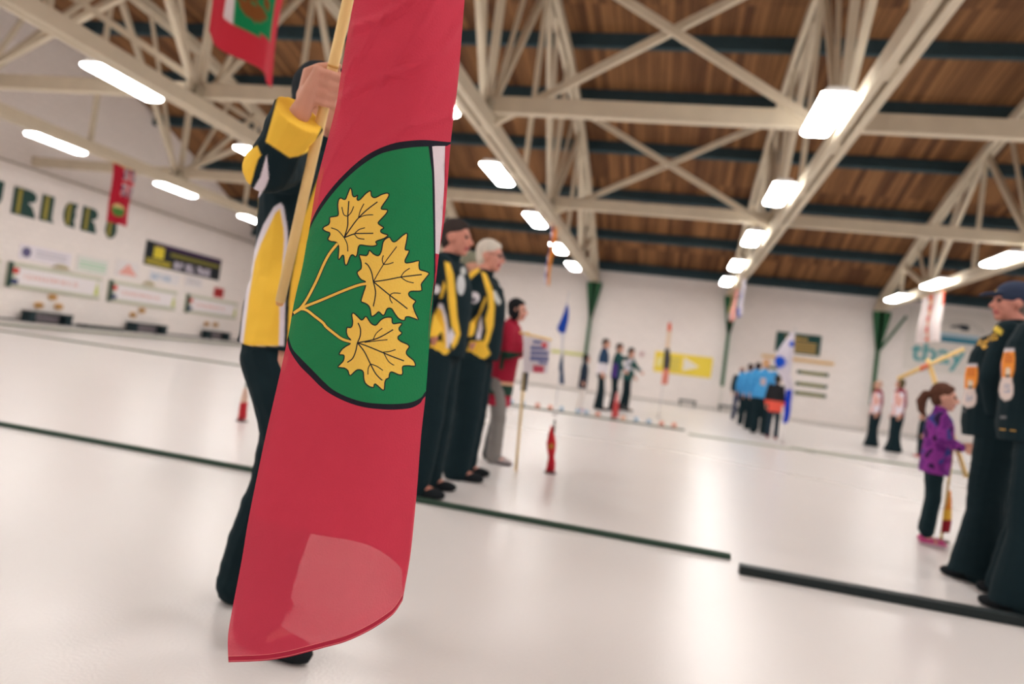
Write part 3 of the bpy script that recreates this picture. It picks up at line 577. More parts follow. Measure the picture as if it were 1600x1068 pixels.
def big_flag():
    lo = -330
    eL = cr(edgeL, 6); eR = cr(edgeR, 6); bo = cr(bottom, 5)
    YL, XLs = np.array([p[1] for p in eL]), np.array([p[0] for p in eL])
    YR, XRs = np.array([p[1] for p in eR]), np.array([p[0] for p in eR])
    bx, by = np.array([p[0] for p in bo]), np.array([p[1] for p in bo])
    def depth(x, y):
        l = np.interp(y, YL, XLs); r = np.interp(y, YR, XRs); u = np.clip((x-l)/(r-l), 0, 1)
        base = 1.27+.04*np.clip((1030-y)/1030, 0, 1)+.17*np.clip(-y/330, 0, 1)**1.4
        low = np.clip((y-300)/700, 0, 1)
        prof = .020*((2*u-1)**2)+(.035+.05*low)*np.clip((u-.62)/.38, 0, 1)**2.2+.012*np.clip((.14-u)/.14, 0, 1)**2
        wr = 0
        for k, (ax, ay, am) in enumerate(((.022, .034, .0022), (.05, .02, .0011), (-.012, .045, .0013), (.035, .06, .0008))):
            wr = wr+am*np.sin(ax*x*1.1+ay*y+k*1.7+1.3*np.sin(.011*y+k)+.9*np.sin(.017*x))
        q1 = np.sin(.044*x+.052*y+1.4*np.sin(.017*x-.012*y+.4)); q2 = np.sin(.071*x+.050*y+2+1.5*np.sin(.02*x+.011*y))
        wr = wr*1.6-.011*np.maximum(0, q1)**9-.007*np.maximum(0, q2)**11
        upw = np.clip((420-y)/420, .12, 1)
        fold = .006*np.sin(u*7.5+y*.002)*(1-.5*low)
        return base+prof+wr*upw*1.25+fold
    inner_leafs = [cr(l, 2, True) for l in (leaf1, leaf2, leaf3)]
    lines = []
    for l in inner_leafs: lines += [(offs(l, .95, True), True), (offs(l, -.95, True), True)]
    vs_ = [(cr(v, 4), .95 if len(v) > 3 else .75) for v in veins]
    for v, wv in vs_: lines += [(offs(v, wv), False), (offs(v, -wv), False)]
    st_ = [cr(s, 5) for s in stems]
    for s in st_:
        for d in (2.0, 3.2, -2.0, -3.2): lines.append((offs(s, d), False))
    gt, bt_, gb, bb = cr(green_top, 4), cr(band_out_top, 4), cr(green_bot, 4), cr(band_out_bot, 4)
    vl_, vr_ = cr(vl, 4), cr(vr, 4)
    for q in (gt, bt_, gb, bb, vl_, vr_): lines.append((q, False))
    w2 = [(695.7, 228), (694.5, 285), (691, 345), (686.2, 398)]; lines.append((w2, False))
    h1 = [(676, 396), (700, 394)]; h2 = [(676, 446), (700, 447)]; lines += [(h1, False), (h2, False)]
    hem = [(x, y-9.5) for x, y in bo]; s1_ = [(x, y-2) for x, y in bo]
    stitch = [offs(hem, .35), offs(hem, -.35), offs(s1_, .35), offs(s1_, -.35)]
    for q in stitch: lines.append((q, False))
    outline = eL+bo[1:]+eR[::-1][1:]
    pts = []; edges = []
    def addl(q, closed):
        o = len(pts); pts.extend([Vector((float(a), float(b))) for a, b in q])
        edges.extend([(o+i, o+i+1) for i in range(len(q)-1)]); 
        if closed: edges.append((o+len(q)-1, o))
    addl(outline, True)
    for q, c in lines: addl(q, c)
    gx, gy = np.meshgrid(np.arange(350, 760, 6.0), np.arange(lo, 1040, 6.0)); gx = gx+((gy/6.0) % 2)*3
    gx, gy = gx.ravel(), gy.ravel(); ok = inpoly(gx, gy, outline) & (dist(gx, gy, outline, True) > 2.5)
    for a, b in zip(gx[ok], gy[ok]): pts.append(Vector((float(a), float(b))))
    V, E_, Fc, *_ = delaunay_2d_cdt(pts, edges, [], 0, 1e-4)
    A = np.array([(v.x, v.y) for v in V]); T = np.array([tuple(f) for f in Fc if len(f) == 3])
    c = A[T].mean(1); x, y = c[:, 0], c[:, 1]
    keep = inpoly(x, y, outline); T = T[keep]; x, y = x[keep], y[keep]
    col = np.zeros(len(T), int)                                  # 0 red
    shield = inpoly(x, y, bt_+[(380, 440), (380, 480)]+bb+[(760, 560)]); col[shield] = 3     # black
    green = shield & inpoly(x, y, vl_+[(678, 520), (690, 560)]+gb[::-1]+[(380, 480), (380, 430)]+gt[::-1]); col[green] = 1
    sstem = np.min([dist(x, y, s) for s in st_], axis=0)
    col[green & (sstem < 3.2)] = 3
    right = shield & (x > np.interp(y, [p[1] for p in vr_], [p[0] for p in vr_])) & (y > 228.5) & (y < 500)
    w2x = np.interp(y, [p[1] for p in w2], [p[0] for p in w2], right=686)
    col[right & (y < 396)] = 4; col[right & (y < 396) & (x > w2x)] = 0; col[right & (y >= 396) & (y < 446.5)] = 0; col[right & (y >= 446.5)] = 4
    for l in inner_leafs:
        col[inpoly(x, y, l)] = 2; 
    for l in inner_leafs: col[dist(x, y, l, True) < .95] = 3
    inl = np.zeros(len(x), bool)
    for l in inner_leafs: inl |= inpoly(x, y, l)
    for v, wv in vs_: col[(dist(x, y, v) < wv) & inl] = 3
    col[(sstem < 2.0) & shield] = 2
    for q in (hem, s1_): col[dist(x, y, q) < .36] = 5
    hz = np.interp(x, [p[0] for p in hem], [p[1] for p in hem]); col[(y > hz) & (col == 0)] = 6
    D = depth(A[:, 0], A[:, 1])
    P3 = [at(a, b, float(d)) for (a, b), d in zip(A, D)]
    # back layer: folds round the right edge and runs back behind the front layer
    base = at(357, 1034, 1.3); o0 = Vector((base.x, base.y, 0))
    t = empty('provincial_flag', (-.40, 1.22, 0), 'large red flag with a green shield of three golden maple leaves hanging in front', 'flag')
    me = bpy.data.meshes.new('front_cloth'); used = sorted(set(T.ravel())); mp = {u: i for i, u in enumerate(used)}
    me.from_pydata([P3[u]-t.location for u in used], [], [tuple(mp[i] for i in f) for f in T])
    k = dict(transl=.22, bump=.25, bump_scale=260, noise_amt=.035, noise_scale=30)
    ms = [mat('flag_red', (214, 66, 90), .75, .2, transp=.12, **k), mat('flag_green', (14, 138, 86), .75, .2, transp=.03, **k), mat('flag_gold', (255, 216, 98), .75, .2, transp=.02, **k),
          mat('flag_black', (22, 34, 46), .75, .2, transp=.02, **k), mat('flag_white', (240, 232, 240), .75, .2, transp=.03, **k), mat('flag_stitch', (232, 130, 130), .8), mat('flag_hem', (176, 40, 66), .75, .2, transl=.2)]  # darker hem red stands for light blocked by the doubled cloth
    o = link('front_cloth', me, t, ms, True); me.polygons.foreach_set('material_index', col.tolist()); me.update()
    low = [(631, 925), (629, 905), (623, 888), (608, 873), (590, 861), (572, 851), (554, 846), (532, 841), (514, 839), (490, 834), (465, 828), (440, 820), (415, 812), (395, 806)]
    rows = []
    ly = np.linspace(-320, 1, 2)
    N = 40; uu = np.linspace(0, 1, 30); vs = []; cols_ = []
    LX = np.array([p[0] for p in low][::-1]); LYv = np.array([p[1] for p in low][::-1])
    for j in range(N+1):
        vv = j/N
        for i, u in enumerate(uu):
            # u = 0 right edge, u = 1 left
            yb = float(np.interp(631-u*232, LX, LYv)); y_ = -325+(yb+325)*vv
            l = float(np.interp(y_, YL, XLs)); r = float(np.interp(y_, YR, XRs))
            x_ = r-2-(r-l-9)*u
            d = float(depth(np.array([r-1.0]), np.array([y_]))[0])+.002+(.05+.05*min(1, max(0, (y_-200)/700)))*math.sin(math.pi*min(1, u*1.0)*.62)+.005*math.sin(u*9+y_*.01)
            vs.append(at(x_, y_, d)-t.location)
    n = len(uu); fs = [(j*n+i, j*n+i+1, (j+1)*n+i+1, (j+1)*n+i) for j in range(N) for i in range(n-1)]
    me2 = bpy.data.meshes.new('back_cloth'); me2.from_pydata(vs, [], fs)
    link('back_cloth', me2, t, [mat('flag_red_back', (206, 58, 84), .75, .2, transl=.4)], True)
    return t
big_flag()

# ================================================================== PEOPLE
def ell(mb, c, r, n=14, R=None):
    vs = []; c = Vector(c)
    for i in range(n+1):
        a = math.pi*i/n
        for k in range(n*2):
            b = math.pi*k/n; v = Vector((math.sin(a)*math.cos(b)*r[0], math.sin(a)*math.sin(b)*r[1], math.cos(a)*r[2]))
            vs.append(c+(R @ v if R else v))
    m_ = n*2
    return mb.add(vs, [(i*m_+k, (i+1)*m_+k, (i+1)*m_+(k+1) % m_, i*m_+(k+1) % m_) for i in range(n) for k in range(m_)])
def remesh(mb, vox, smooth=3):
    me = mb.mesh('tmp'); o = bpy.data.objects.new('tmp', me); COL.objects.link(o)
    m_ = o.modifiers.new('r', 'REMESH'); m_.mode = 'VOXEL'; m_.voxel_size = vox; m_.use_smooth_shade = True
    if smooth: s = o.modifiers.new('s', 'SMOOTH'); s.factor = .5; s.iterations = smooth
    dg = bpy.context.evaluated_depsgraph_get(); out = bpy.data.meshes.new_from_object(o.evaluated_get(dg))
    bpy.data.objects.remove(o); bpy.data.meshes.remove(me); return out
def limb(mb, pts, rad, n=14):
    """tapering limb with round joints"""
    pts = [Vector(p) for p in pts]
    for i in range(len(pts)-1):
        a, b = pts[i], pts[i+1]; m_ = [a.lerp(b, k/4) for k in range(5)]; r = [rad[i]+(rad[i+1]-rad[i])*k/4 for k in range(5)]
        mb.tube(m_, r, n)
    for p, r in zip(pts, rad): ell(mb, p, (r, r, r), 7)
def hand(mb, wr, dr, nrm, curl, side=1, s=1.0):
    wr = Vector(wr); dr = Vector(dr).normalized(); nrm = Vector(nrm); nrm = (nrm-dr*nrm.dot(dr)).normalized(); sd = dr.cross(nrm)*side
    ln = (.068, .078, .073, .058)
    for k in range(4):
        kn = wr+dr*(.088-.004*abs(k-1))*s+sd*(.030-.020*k)*s
        mb.tube([wr+sd*(.012-.008*k)*s, wr.lerp(kn, .5), kn], [.017*s, .014*s, .0115*s], 8)
        p = kn; d = dr.copy(); pp = [p]
        for q in range(3):
            d = (d+nrm*curl*(.75+.1*k)).normalized(); p = p+d*ln[k]*(.42, .32, .26)[q]*s; pp.append(p)
        mb.tube(pp, [.0105*s, .0095*s, .0088*s, .0075*s], 8); ell(mb, pp[-1], (.0075*s,)*3, 5)
    th = [wr+sd*.018*s+dr*.02*s, wr+sd*.046*s+dr*.045*s+nrm*.012*s, wr+sd*.05*s+dr*.075*s+nrm*.03*s, wr+sd*.04*s+dr*.098*s+nrm*.042*s]
    mb.tube(th, [.015*s, .012*s, .010*s, .008*s], 8); ell(mb, th[-1], (.008*s,)*3, 5)
def person(name, loc, rz, label, H=1.78, vox=.02, skin=(206, 152, 130), hair=(60, 48, 42), style='short', jc=BLK, tc=BLK, sc=(30, 34, 38),
           arms=None, feet=None, paint=None, tpaint=None, headyaw=0, headtilt=0, bulk=1.0, fw=1.0, hem=.86, legr=1.0, headsc=1.0, skirt=False, lean=0, hands=True, cuff=.0, pocket=False, shoe_paint=None, fr=False, group=None, glasses=False, cap=None, jtex=None, wr=.004, aa=2.4, headoff=(0, 0, 0), flare=None, tz=.065):
    S = H/1.78; t = empty(name, loc, label, 'person', group, rz); MW = Matrix.Translation(loc) @ Matrix.Rotation(rz, 4, 'Z')
    sh = 1.455
    if arms is None: arms = [((0, .185*bulk, sh), (-.03, .24*bulk, 1.17), (.04, .25*bulk, .93)), ((0, -.185*bulk, sh), (-.03, -.24*bulk, 1.17), (.04, -.25*bulk, .93))]
    if feet is None: feet = [(0, .11, 0), (0, -.11, 0)]
    L = lambda p: Vector((p[0]+lean*max(0, p[2]-.9), p[1], p[2]))
    hc = L((.02, 0, 1.655))+Vector(headoff); HR = Matrix.Rotation(headyaw, 3, 'Z') @ Matrix.Rotation(headtilt, 3, 'Y')
    hp = lambda x, y, z: hc+HR @ (Vector((x, y, z))*headsc)
    hs = headsc
    def fin(mb, nm, v, sm, m_, colf, wrk=0, parent=t, fl=False):
        me = remesh(mb, v, sm); co = np.empty(len(me.vertices)*3); me.vertices.foreach_get('co', co); co = co.reshape(-1, 3)
        if wrk:
            no = np.empty(len(me.vertices)*3); me.vertices.foreach_get('normal', no); no = no.reshape(-1, 3)
            d = np.array([noise.noise(Vector((c_[0]*7+3, c_[1]*7, c_[2]*11)))+.5*noise.noise(Vector((c_[0]*17, c_[1]*17+5, c_[2]*26))) for c_ in co]); co = co+no*d[:, None]*wrk
        if fl: co[:, 2] = np.maximum(co[:, 2], .002)
        me.vertices.foreach_set('co', (co*S).ravel()); me.update()
        if colf == 'paint':
            W3 = np.array(MW.to_3x3()); wc = (co*S) @ W3.T+np.array(MW.translation)-np.array(EYE)
            zc_ = wc @ np.array(FW); X = 800+F*(wc @ np.array(RT))/zc_; Y = 534-F*(wc @ np.array(UP))/zc_
            C = np.array([s2l(jtex(c_) if jtex else jc)[:3] for c_ in co])
            for poly, colr in paint[::-1]:
                lo_, hi_ = np.min(poly, 0)-4, np.max(poly, 0)+4; ii = np.where((X > lo_[0]) & (X < hi_[0]) & (Y > lo_[1]) & (Y < hi_[1]))[0]
                if len(ii) == 0: continue
                sd = dist(X[ii], Y[ii], poly, True)*np.where(inpoly(X[ii], Y[ii], poly), 1, -1)
                wt = np.clip(.5+sd/aa, 0, 1)[:, None]
                if callable(colr): cc = np.array([s2l(colr(None, X[i], Y[i]))[:3] for i in ii])
                else: cc = np.array(s2l(colr)[:3])[None]
                C[ii] = C[ii]*(1-wt)+cc*wt
            a_ = me.color_attributes.new('Col', 'FLOAT_COLOR', 'POINT'); a_.data.foreach_set('color', np.concatenate([C, np.ones((len(C), 1))], 1).astype(np.float32).ravel())
        elif colf:
            wc = [MW @ Vector(c_*S) for c_ in co]; setcol(me, [colf(c_, w_) for c_, w_ in zip(co, wc)])
        return link(nm, me, parent, [m_], True)
    # --- body
    mb = MB()
    ell(mb, hp(-.012, 0, .025), (.096*hs, .077*hs, .100*hs), 12, HR); ell(mb, hp(.022, 0, -.022), (.070*hs, .060*hs, .088*hs), 12, HR)
    ell(mb, hp(.058, 0, -.088), (.028*hs, .03*hs, .02*hs), 8, HR); ell(mb, hp(.015, 0, -.07), (.06*hs, .052*hs, .035*hs), 8, HR)
    mb.tube([hp(.082, 0, .025), hp(.098, 0, -.005), hp(.113, 0, -.022), hp(.095, 0, -.034)], [.010*hs, .012*hs, .015*hs, .010*hs], 8)
    ell(mb, hp(.076, 0, .034), (.016*hs, .048*hs, .011*hs), 8, HR); ell(mb, hp(.086, 0, -.054), (.012*hs, .024*hs, .006*hs), 6, HR); ell(mb, hp(.084, 0, -.066), (.011*hs, .02*hs, .006*hs), 6, HR)
    for s_ in (-1, 1): ell(mb, hp(-.004, s_*.078, -.004), (.020*hs, .010*hs, .031*hs), 8, HR); ell(mb, hp(.062, s_*.036, -.02), (.022*hs, .02*hs, .02*hs), 6, HR)
    mb.tube([L((-.015, 0, 1.43)), L((-.01, 0, 1.52)), hp(-.015, 0, -.05)], [.062, .056, .054], 14)
    mb.tube([L((0, 0, .95)), L((0, 0, 1.1)), L((0, 0, 1.3)), L((0, 0, 1.42)), L((0, 0, 1.47))], [(.13, .09), (.12, .085), (.14, .09), (.15, .075), (.07, .055)], 14)
    for i, a in enumerate(arms):
        q = [L(a[0])+Vector((0, 0, -.01)), L(a[1]), L(a[2])]
        limb(mb, q, [.045, .036, .026], 10)
        if hands is True: d = (q[2]-q[1]).normalized(); hand(mb, q[2], a[3] if len(a) > 3 else d, a[4] if len(a) > 4 else Vector((0, -math.copysign(1, a[2][1]), 0)), a[5] if len(a) > 5 else .28, 1 if a[2][1] > 0 else -1)
        elif callable(hands): hands(mb, i, q)
    for f in feet:
        hip = Vector((0, math.copysign(.09, f[1]), .92)); an = Vector((f[0], f[1], .09)); kn = (hip+an)/2+Vector((f[3] if len(f) > 3 else .03, 0, .02))
        limb(mb, [hip, kn, an], [.075, .052, .038], 10); ell(mb, an+Vector((.05*math.cos(f[2]), .05*math.sin(f[2]), -.045)), (.09, .035, .03), 8, Matrix.Rotation(f[2], 3, 'Z'))
    def skc(c_, w_):
        v = HR.inverted() @ (Vector(c_)-hc)/hs
        if v.x > .06 and abs(v.y) < .03 and -.075 < v.z < -.046: return (176, 96, 92)
        if v.x > .07 and abs(v.z+.012) < .03 and abs(v.y) < .02: return tuple(min(255, int(k_*1.03)) for k_ in skin)
        return skin
    body = fin(mb, 'body', min(vox, .007 if fr else .012), 2, SKIN, skc)
    for s_ in (-1, 1):
        e = MB(); ell(e, [k_*S for k_ in hp(.081, s_*.031, .012)], (.012*S*hs,)*3, 6); eo = e.build('eye', M((60, 48, 44), .3), body, True)
    if glasses:
        g = MB()
        for s_ in (-1, 1):
            ring = [Vector(hp(.101, s_*.033+.024*math.cos(a), .010+.018*math.sin(a)))*S for a in [k_*math.pi/6 for k_ in range(13)]]
            g.tube(ring, .0022, 6); g.tube([Vector(hp(.10, s_*.056, .014))*S, Vector(hp(.0, s_*.085, .014))*S], .0022, 6)
        g.build('glasses', M((70, 60, 60), .3), t)
    # --- hair
    if style and style != 'bald':
        mb = MB(); ell(mb, hp(-.022, 0, .046), (.094*hs, .082*hs, .094*hs), 12, HR); ell(mb, hp(-.045, 0, .0), (.062*hs, .075*hs, .085*hs), 10, HR); ell(mb, hp(.03, 0, .085), (.05*hs, .058*hs, .034*hs), 8, HR)
        if style in ('long', 'bob'): 
            for s_ in (-1, 1): ell(mb, hp(-.01, s_*.06, -.03), (.055*hs, .032*hs, .09*hs), 8, HR)
        if style == 'pony': mb.tube([hp(-.09, .0, .03), hp(-.14, .0, .02), hp(-.17, .01, -.05), hp(-.16, .01, -.13), hp(-.14, 0, -.17)], [.03*hs, .04*hs, .045*hs, .036*hs, .015*hs], 10)
        h_ = fin(mb, 'hair', .008 if fr else .012, 2, CLOTH, lambda c_, w_: tuple(int(k_*(1+.10*noise.noise(Vector((c_[0]*60, c_[1]*60, c_[2]*18))))) for k_ in hair), .006)
    if cap:
        mb = MB(); ell(mb, hp(-.015, 0, .055), (.108*hs, .091*hs, .088*hs), 12, HR); mb.tube([hp(.07, 0, .06), hp(.15, 0, .045), hp(.175, 0, .035)], [(.06, .012), (.055, .010), (.035, .006)], 12)
        fin(mb, 'cap', .008, 1, CLOTH, cap)
    # --- jacket
    b_ = bulk; q = fw; mb = MB()
    mb.tube([L((0, 0, hem)), L((.005, 0, (hem+1.0)/2)), L((.01, 0, 1.08)), L((.01*q, 0, 1.2)), L((.005, 0, 1.33)), L((0, 0, 1.42)), L((-.005, 0, 1.475)), L((-.005, 0, 1.50))],
            [(.185*b_, .135*q), (.182*b_, .140*q), (.172*b_, .135*q), (.175*b_, .135*q), (.185*b_, .132*q), (.18*b_, .108*q), (.115*b_, .085), (.075, .072)], 22)
    mb.tube([L((-.008, 0, 1.46)), L((-.004, 0, 1.52)), L((0, 0, 1.555))], [.078, .070, .066], 16)
    for a in arms:
        q3 = [L(a[0]), L(a[1]), L(a[2])]; en = q3[2]-(q3[2]-q3[1]).normalized()*.012
        limb(mb, [q3[0]+Vector((0, -math.copysign(.03, q3[0].y), -.015)), q3[0], q3[1]], [.085, .078, .062]); mb.tube([q3[1], q3[1].lerp(en, .5), en], [.062, .056, .045+cuff], 14); ell(mb, q3[1], (.062,)*3, 7)
    def jcol(c_, w_):
        if jtex: return jtex(c_)
        return jc
    jk = fin(mb, 'jacket', vox if not fr else min(vox, .007), 3, CLOTH, 'paint' if paint else jcol, wr)
    # --- trousers
    mb = MB()
    if skirt: mb.tube([(0, 0, .93), (0, 0, .6), (0, 0, .3), (0, 0, .09)], [(.17, .13), (.19, .15), (.2, .17), (.19, .17)], 20)
    mb.tube([L((0, 0, 1.0)), (0, 0, .92), (0, 0, .84), (0, 0, .78)], [(.155*b_, .112), (.168*b_, .122), (.165*b_, .12), (.12, .09)], 18)
    for f in feet:
        hip = Vector((0, math.copysign(.088, f[1]), .86)); an = Vector((f[0]-.012, f[1], tz)); kn = (hip+an)/2+Vector((f[3] if len(f) > 3 else .03, 0, .02))
        if flare: mb.tube([kn.lerp(an, .2), kn.lerp(an, .65)+Vector((flare[1]*.5, 0, 0)), Vector((an.x+flare[1], an.y, .03))], [(.07*legr, .07*legr), (.085*legr, .09*legr), (flare[0]*.8, flare[0])], 16)
        limb(mb, [hip, kn, an], [.092*legr, .072*legr, .066*legr*1.08])
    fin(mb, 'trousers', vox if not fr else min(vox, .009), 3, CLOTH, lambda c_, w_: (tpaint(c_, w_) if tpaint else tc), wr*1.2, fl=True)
    for f in feet:
        mb = MB(); R3 = Matrix.Rotation(f[2], 3, 'Z'); o_ = Vector((f[0], f[1], 0))
        for cx_, cz, rx, ry, rz_ in ((-.035, .04, .045, .036, .045), (.03, .04, .07, .04, .045), (.12, .03, .085, .045, .036), (.06, .012, .14, .044, .016), (.0, .07, .04, .038, .04)): ell(mb, o_+R3 @ Vector((cx_, 0, cz)), (rx, ry, rz_), 8, R3)
        fin(mb, 'shoe', min(vox, .012), 2, CLOTH, lambda c_, w_: (shoe_paint(c_) if shoe_paint else sc), 0, fl=True)
    return t, jk
def inp1(x, y, poly):
    r = False; j = len(poly)-1
    for i in range(len(poly)):
        a, b = poly[i]; c, d = poly[j]
        if (b > y) != (d > y) and x < (c-a)*(y-b)/(d-b)+a: r = not r
        j = i
    return r
def ball(cx, cy, rx, ry): return [(cx+rx*math.cos(k*math.pi/8), cy+ry*math.sin(k*math.pi/8)) for k in range(16)]
# ---- flag bearer
BL = Vector((-1.18, 2.04, 0)); BR = math.radians(-6)
inv = (Matrix.Translation(BL) @ Matrix.Rotation(BR, 4, 'Z')).inverted()
hd = at(513, 137, 1.75); pb = at(438, 470, 1.97); wrw = at(470, 184, 1.745); elw = at(417, 275, 1.84)
lo = lambda p: tuple((inv @ Vector(p)))
pax = (hd-pb).normalized()
def grip(mb, i, q):
    if i != 0:
        d = (q[2]-q[1]).normalized(); hand(mb, q[2], d, Vector((-.2, -1, .1)), .5, 1); return
    P = Vector(lo(hd-pax*.02)); a = (Vector(lo(hd+pax*.1))-P).normalized(); cdir = (Vector(lo(EYE))-P); c = (cdir-a*cdir.dot(a)).normalized(); r = a.cross(c); W = Vector(lo(wrw))
    if r.dot(Vector(lo(hd+RT))-P) < 0: r = -r
    for k in range(4):
        z = a*(.036-.0225*k); kn = P+z+c*.030-r*(.030+.002*k); ln = (1, 1.05, 1, .85)[k]
        mb.tube([W+a*(.014-.010*k)+c*.004, W.lerp(kn, .55)+c*.006, kn], [.021, .0185, .0125], 10); ell(mb, kn, (.0135,)*3, 6)
        pp = [kn, P+z*1.02+c*.031-r*.002, P+z*1.02+c*.020+r*.024*ln, P+z-c*.008+r*.030*ln, P+z-c*.026+r*.012, P+z-c*.026-r*.006]
        mb.tube(pp, [.0115, .0105, .0100, .0092, .0085, .0075], 10); ell(mb, pp[-1], (.0075,)*3, 5); ell(mb, pp[2], (.0104,)*3, 5)
    th = [W+a*.022-c*.014, P-r*.050-c*.010+a*.022, P-r*.028-c*.026+a*.038, P-r*.004-c*.028+a*.05, P+r*.014-c*.022+a*.056]
    mb.tube(th, [.019, .016, .0125, .0105, .0085], 10); ell(mb, th[-1], (.0085,)*3, 5)
    ell(mb, W.lerp(P-r*.03, .5), (.03, .03, .03), 8)
e1 = lambda pts: [(360+x/4.27, 150+y/4.27) for x, y in pts]
panel_o = [(438.5, 316.5), (428, 323), (411.5, 351), (402, 375), (393, 405), (384, 455), (378, 500), (374, 540), (443.5, 540), (445, 500), (446, 468), (447, 430), (450, 375), (449, 356), (443, 322)]
panel_i = [(437.5, 326), (430, 333), (418.5, 358), (408, 380), (398, 408.6), (389, 464), (379.5, 540), (435.5, 540), (436.6, 500), (437, 468), (441, 420), (444, 375), (443, 356)]
stripe = [(503, 262), (515, 262), (500, 330), (486, 400), (478, 440), (468, 460), (464, 540), (449, 540), (452, 470), (455, 440), (463, 400), (475, 340)]
cuffp = [(440, 130), (415, 221), (433, 233), (452, 246), (466, 244), (477, 239), (488, 232), (520, 160), (480, 100)]
bearer_paint = [(cuffp, YEL), (e1([(243, 390), (256, 550), (232, 610), (190, 672), (175, 690), (140, 640), (155, 615), (200, 540)]), WHT),
                (e1([(205, 395), (185, 420), (165, 480), (150, 540), (135, 590), (60, 590), (60, 400), (180, 330)]), YEL),
                (panel_i, YEL), (panel_o, WHT), ([(370, 310), (403, 310), (402, 330), (394, 360), (390, 380), (384, 420), (376, 500), (360, 540), (350, 540)], YEL), (stripe, YEL)]
arm_r = (lo(at(441, 258, 2.06)), lo(elw), lo(wrw))
arm_l = ((0, .19, 1.45), (.02, .27, 1.17), (.24, .1, 1.08))
bt_, bj = person('person', BL, BR, 'person in black and yellow jacket and black trousers gripping the pale flag pole, head hidden', H=1.80, vox=.0042, fr=True, headoff=(-.024, 0, .01), arms=[arm_r, arm_l], hands=grip,
                 feet=[(-.165, .13, .1, .02), (.10, -.10, -.15, .12)], paint=bearer_paint, hair=(30, 36, 42), hem=.875, cuff=.022, legr=1.02, headyaw=.1, wr=.006, fw=1.09)
# the pole he holds
pt = pb+(hd-pb)*4.0
po = empty('flag_pole', pb, 'pale wooden flag pole held up by the person in the yellow and black jacket', 'flag pole')
MB().tube([(0, 0, 0), (pt-pb)*.2, pt-pb], .0135, 20).build('shaft', POLEW, po, True)
u_ = (pt-pb).normalized()
MB().tube([u_*-.012, u_*.01], [.010, .0135], 16).build('end_cap', M((226, 170, 110), .4), po, True)
MB().tube([(hd-pb)+u_*.050, (hd-pb)+u_*.056], .0145, 16).build('joint_ring', M((206, 160, 84), .4), po, True)
# ---- team mates in a row
e6 = lambda pts: [(670+x/4.27, 330+y/4.27) for x, y in pts]
m1p = [(e6([(105, 335), (140, 345), (165, 420), (180, 560), (190, 700), (210, 820), (190, 880), (160, 920), (150, 890), (178, 820), (150, 760), (130, 600), (120, 450)]), YEL),
       (e6([(100, 465), (115, 500), (92, 575), (72, 582), (85, 520)]), YEL), (e6([(60, 640), (85, 660), (108, 760), (118, 905), (100, 900), (85, 800), (55, 840), (0, 840), (30, 700)]), YEL),
       (e6([(70, 612), (92, 620), (118, 700), (138, 830), (138, 910), (112, 910), (108, 760), (85, 660), (60, 640)]), WHT), (e6([(150, 775), (176, 830), (168, 885), (138, 880), (132, 830)]), WHT),
       (e6([(20, 868), (85, 862), (142, 930), (60, 1015), (-30, 985)]), YEL), (e6(ball(215, 490, 28, 68)), (206, 208, 210)), (e6(ball(230, 398, 18, 28)), (190, 192, 190)), (e6(ball(52, 520, 24, 30)), (220, 214, 220))]
m2p = [(e6([(350, 400), (382, 415), (432, 540), (440, 640), (432, 760), (402, 865), (382, 905), (362, 890), (385, 800), (375, 720), (398, 640), (393, 560), (368, 470)]), YEL), (e6([(232, 455), (305, 378), (345, 368), (335, 400), (255, 472)]), YEL),
       (e6([(378, 568), (386, 580), (360, 650), (325, 720), (300, 820), (285, 835), (262, 835), (275, 745), (330, 690), (355, 620)]), YEL), (e6([(350, 695), (358, 780), (342, 852), (316, 850), (335, 750)]), WHT),
       (e6([(275, 865), (370, 862), (412, 950), (332, 1025), (232, 990)]), YEL), (e6(ball(300, 590, 18, 16)), (90, 84, 96)), (e6(ball(302, 575, 38, 38)), (222, 216, 222)), (e6([(425, 530), (445, 530), (485, 605), (465, 625), (430, 580)]), (206, 208, 206))]
pk = [((0, .185, 1.455), (-.06, .26, 1.19), (.03, .2, .99), (-.1, -.75, -.65), (1, 0, 0), .1), ((0, -.185, 1.455), (-.06, -.26, 1.19), (.03, -.2, .99), (-.1, .75, -.65), (1, 0, 0), .1)]
person('person', Vector((-1.52, 4.5, 0)), 0, 'dark haired man in black and yellow team jacket, right beside the big flag', H=1.84, vox=.009, fr=True, hair=(58, 50, 48), paint=m1p, arms=pk, feet=[(0, .14, .1), (.02, -.14, -.05)], hem=.9, legr=1.4, cuff=.02, skin=(206, 140, 122), fw=1.25, bulk=1.05)
person('person', Vector((-1.49, 5.3, 0)), 0, 'grey haired man with glasses in black and yellow team jacket, beside the woman in red', H=1.86, vox=.009, fr=True, hair=(208, 200, 188), paint=m2p, arms=pk, feet=[(0, .14, .1), (.03, -.14, 0)], hem=.9, legr=1.4, cuff=.02, glasses=True, skin=(212, 150, 134), fw=1.35, bulk=1.05)
m3 = at(736, 412, 6.1)
person('person', Vector((m3.x, m3.y, 0)), 0, 'person with grey green hair almost hidden between the two men in team jackets', H=1.83, vox=.014, hair=(128, 128, 110), feet=[(0, .12, 0), (0.02, -.1, 0)], legr=1.1)
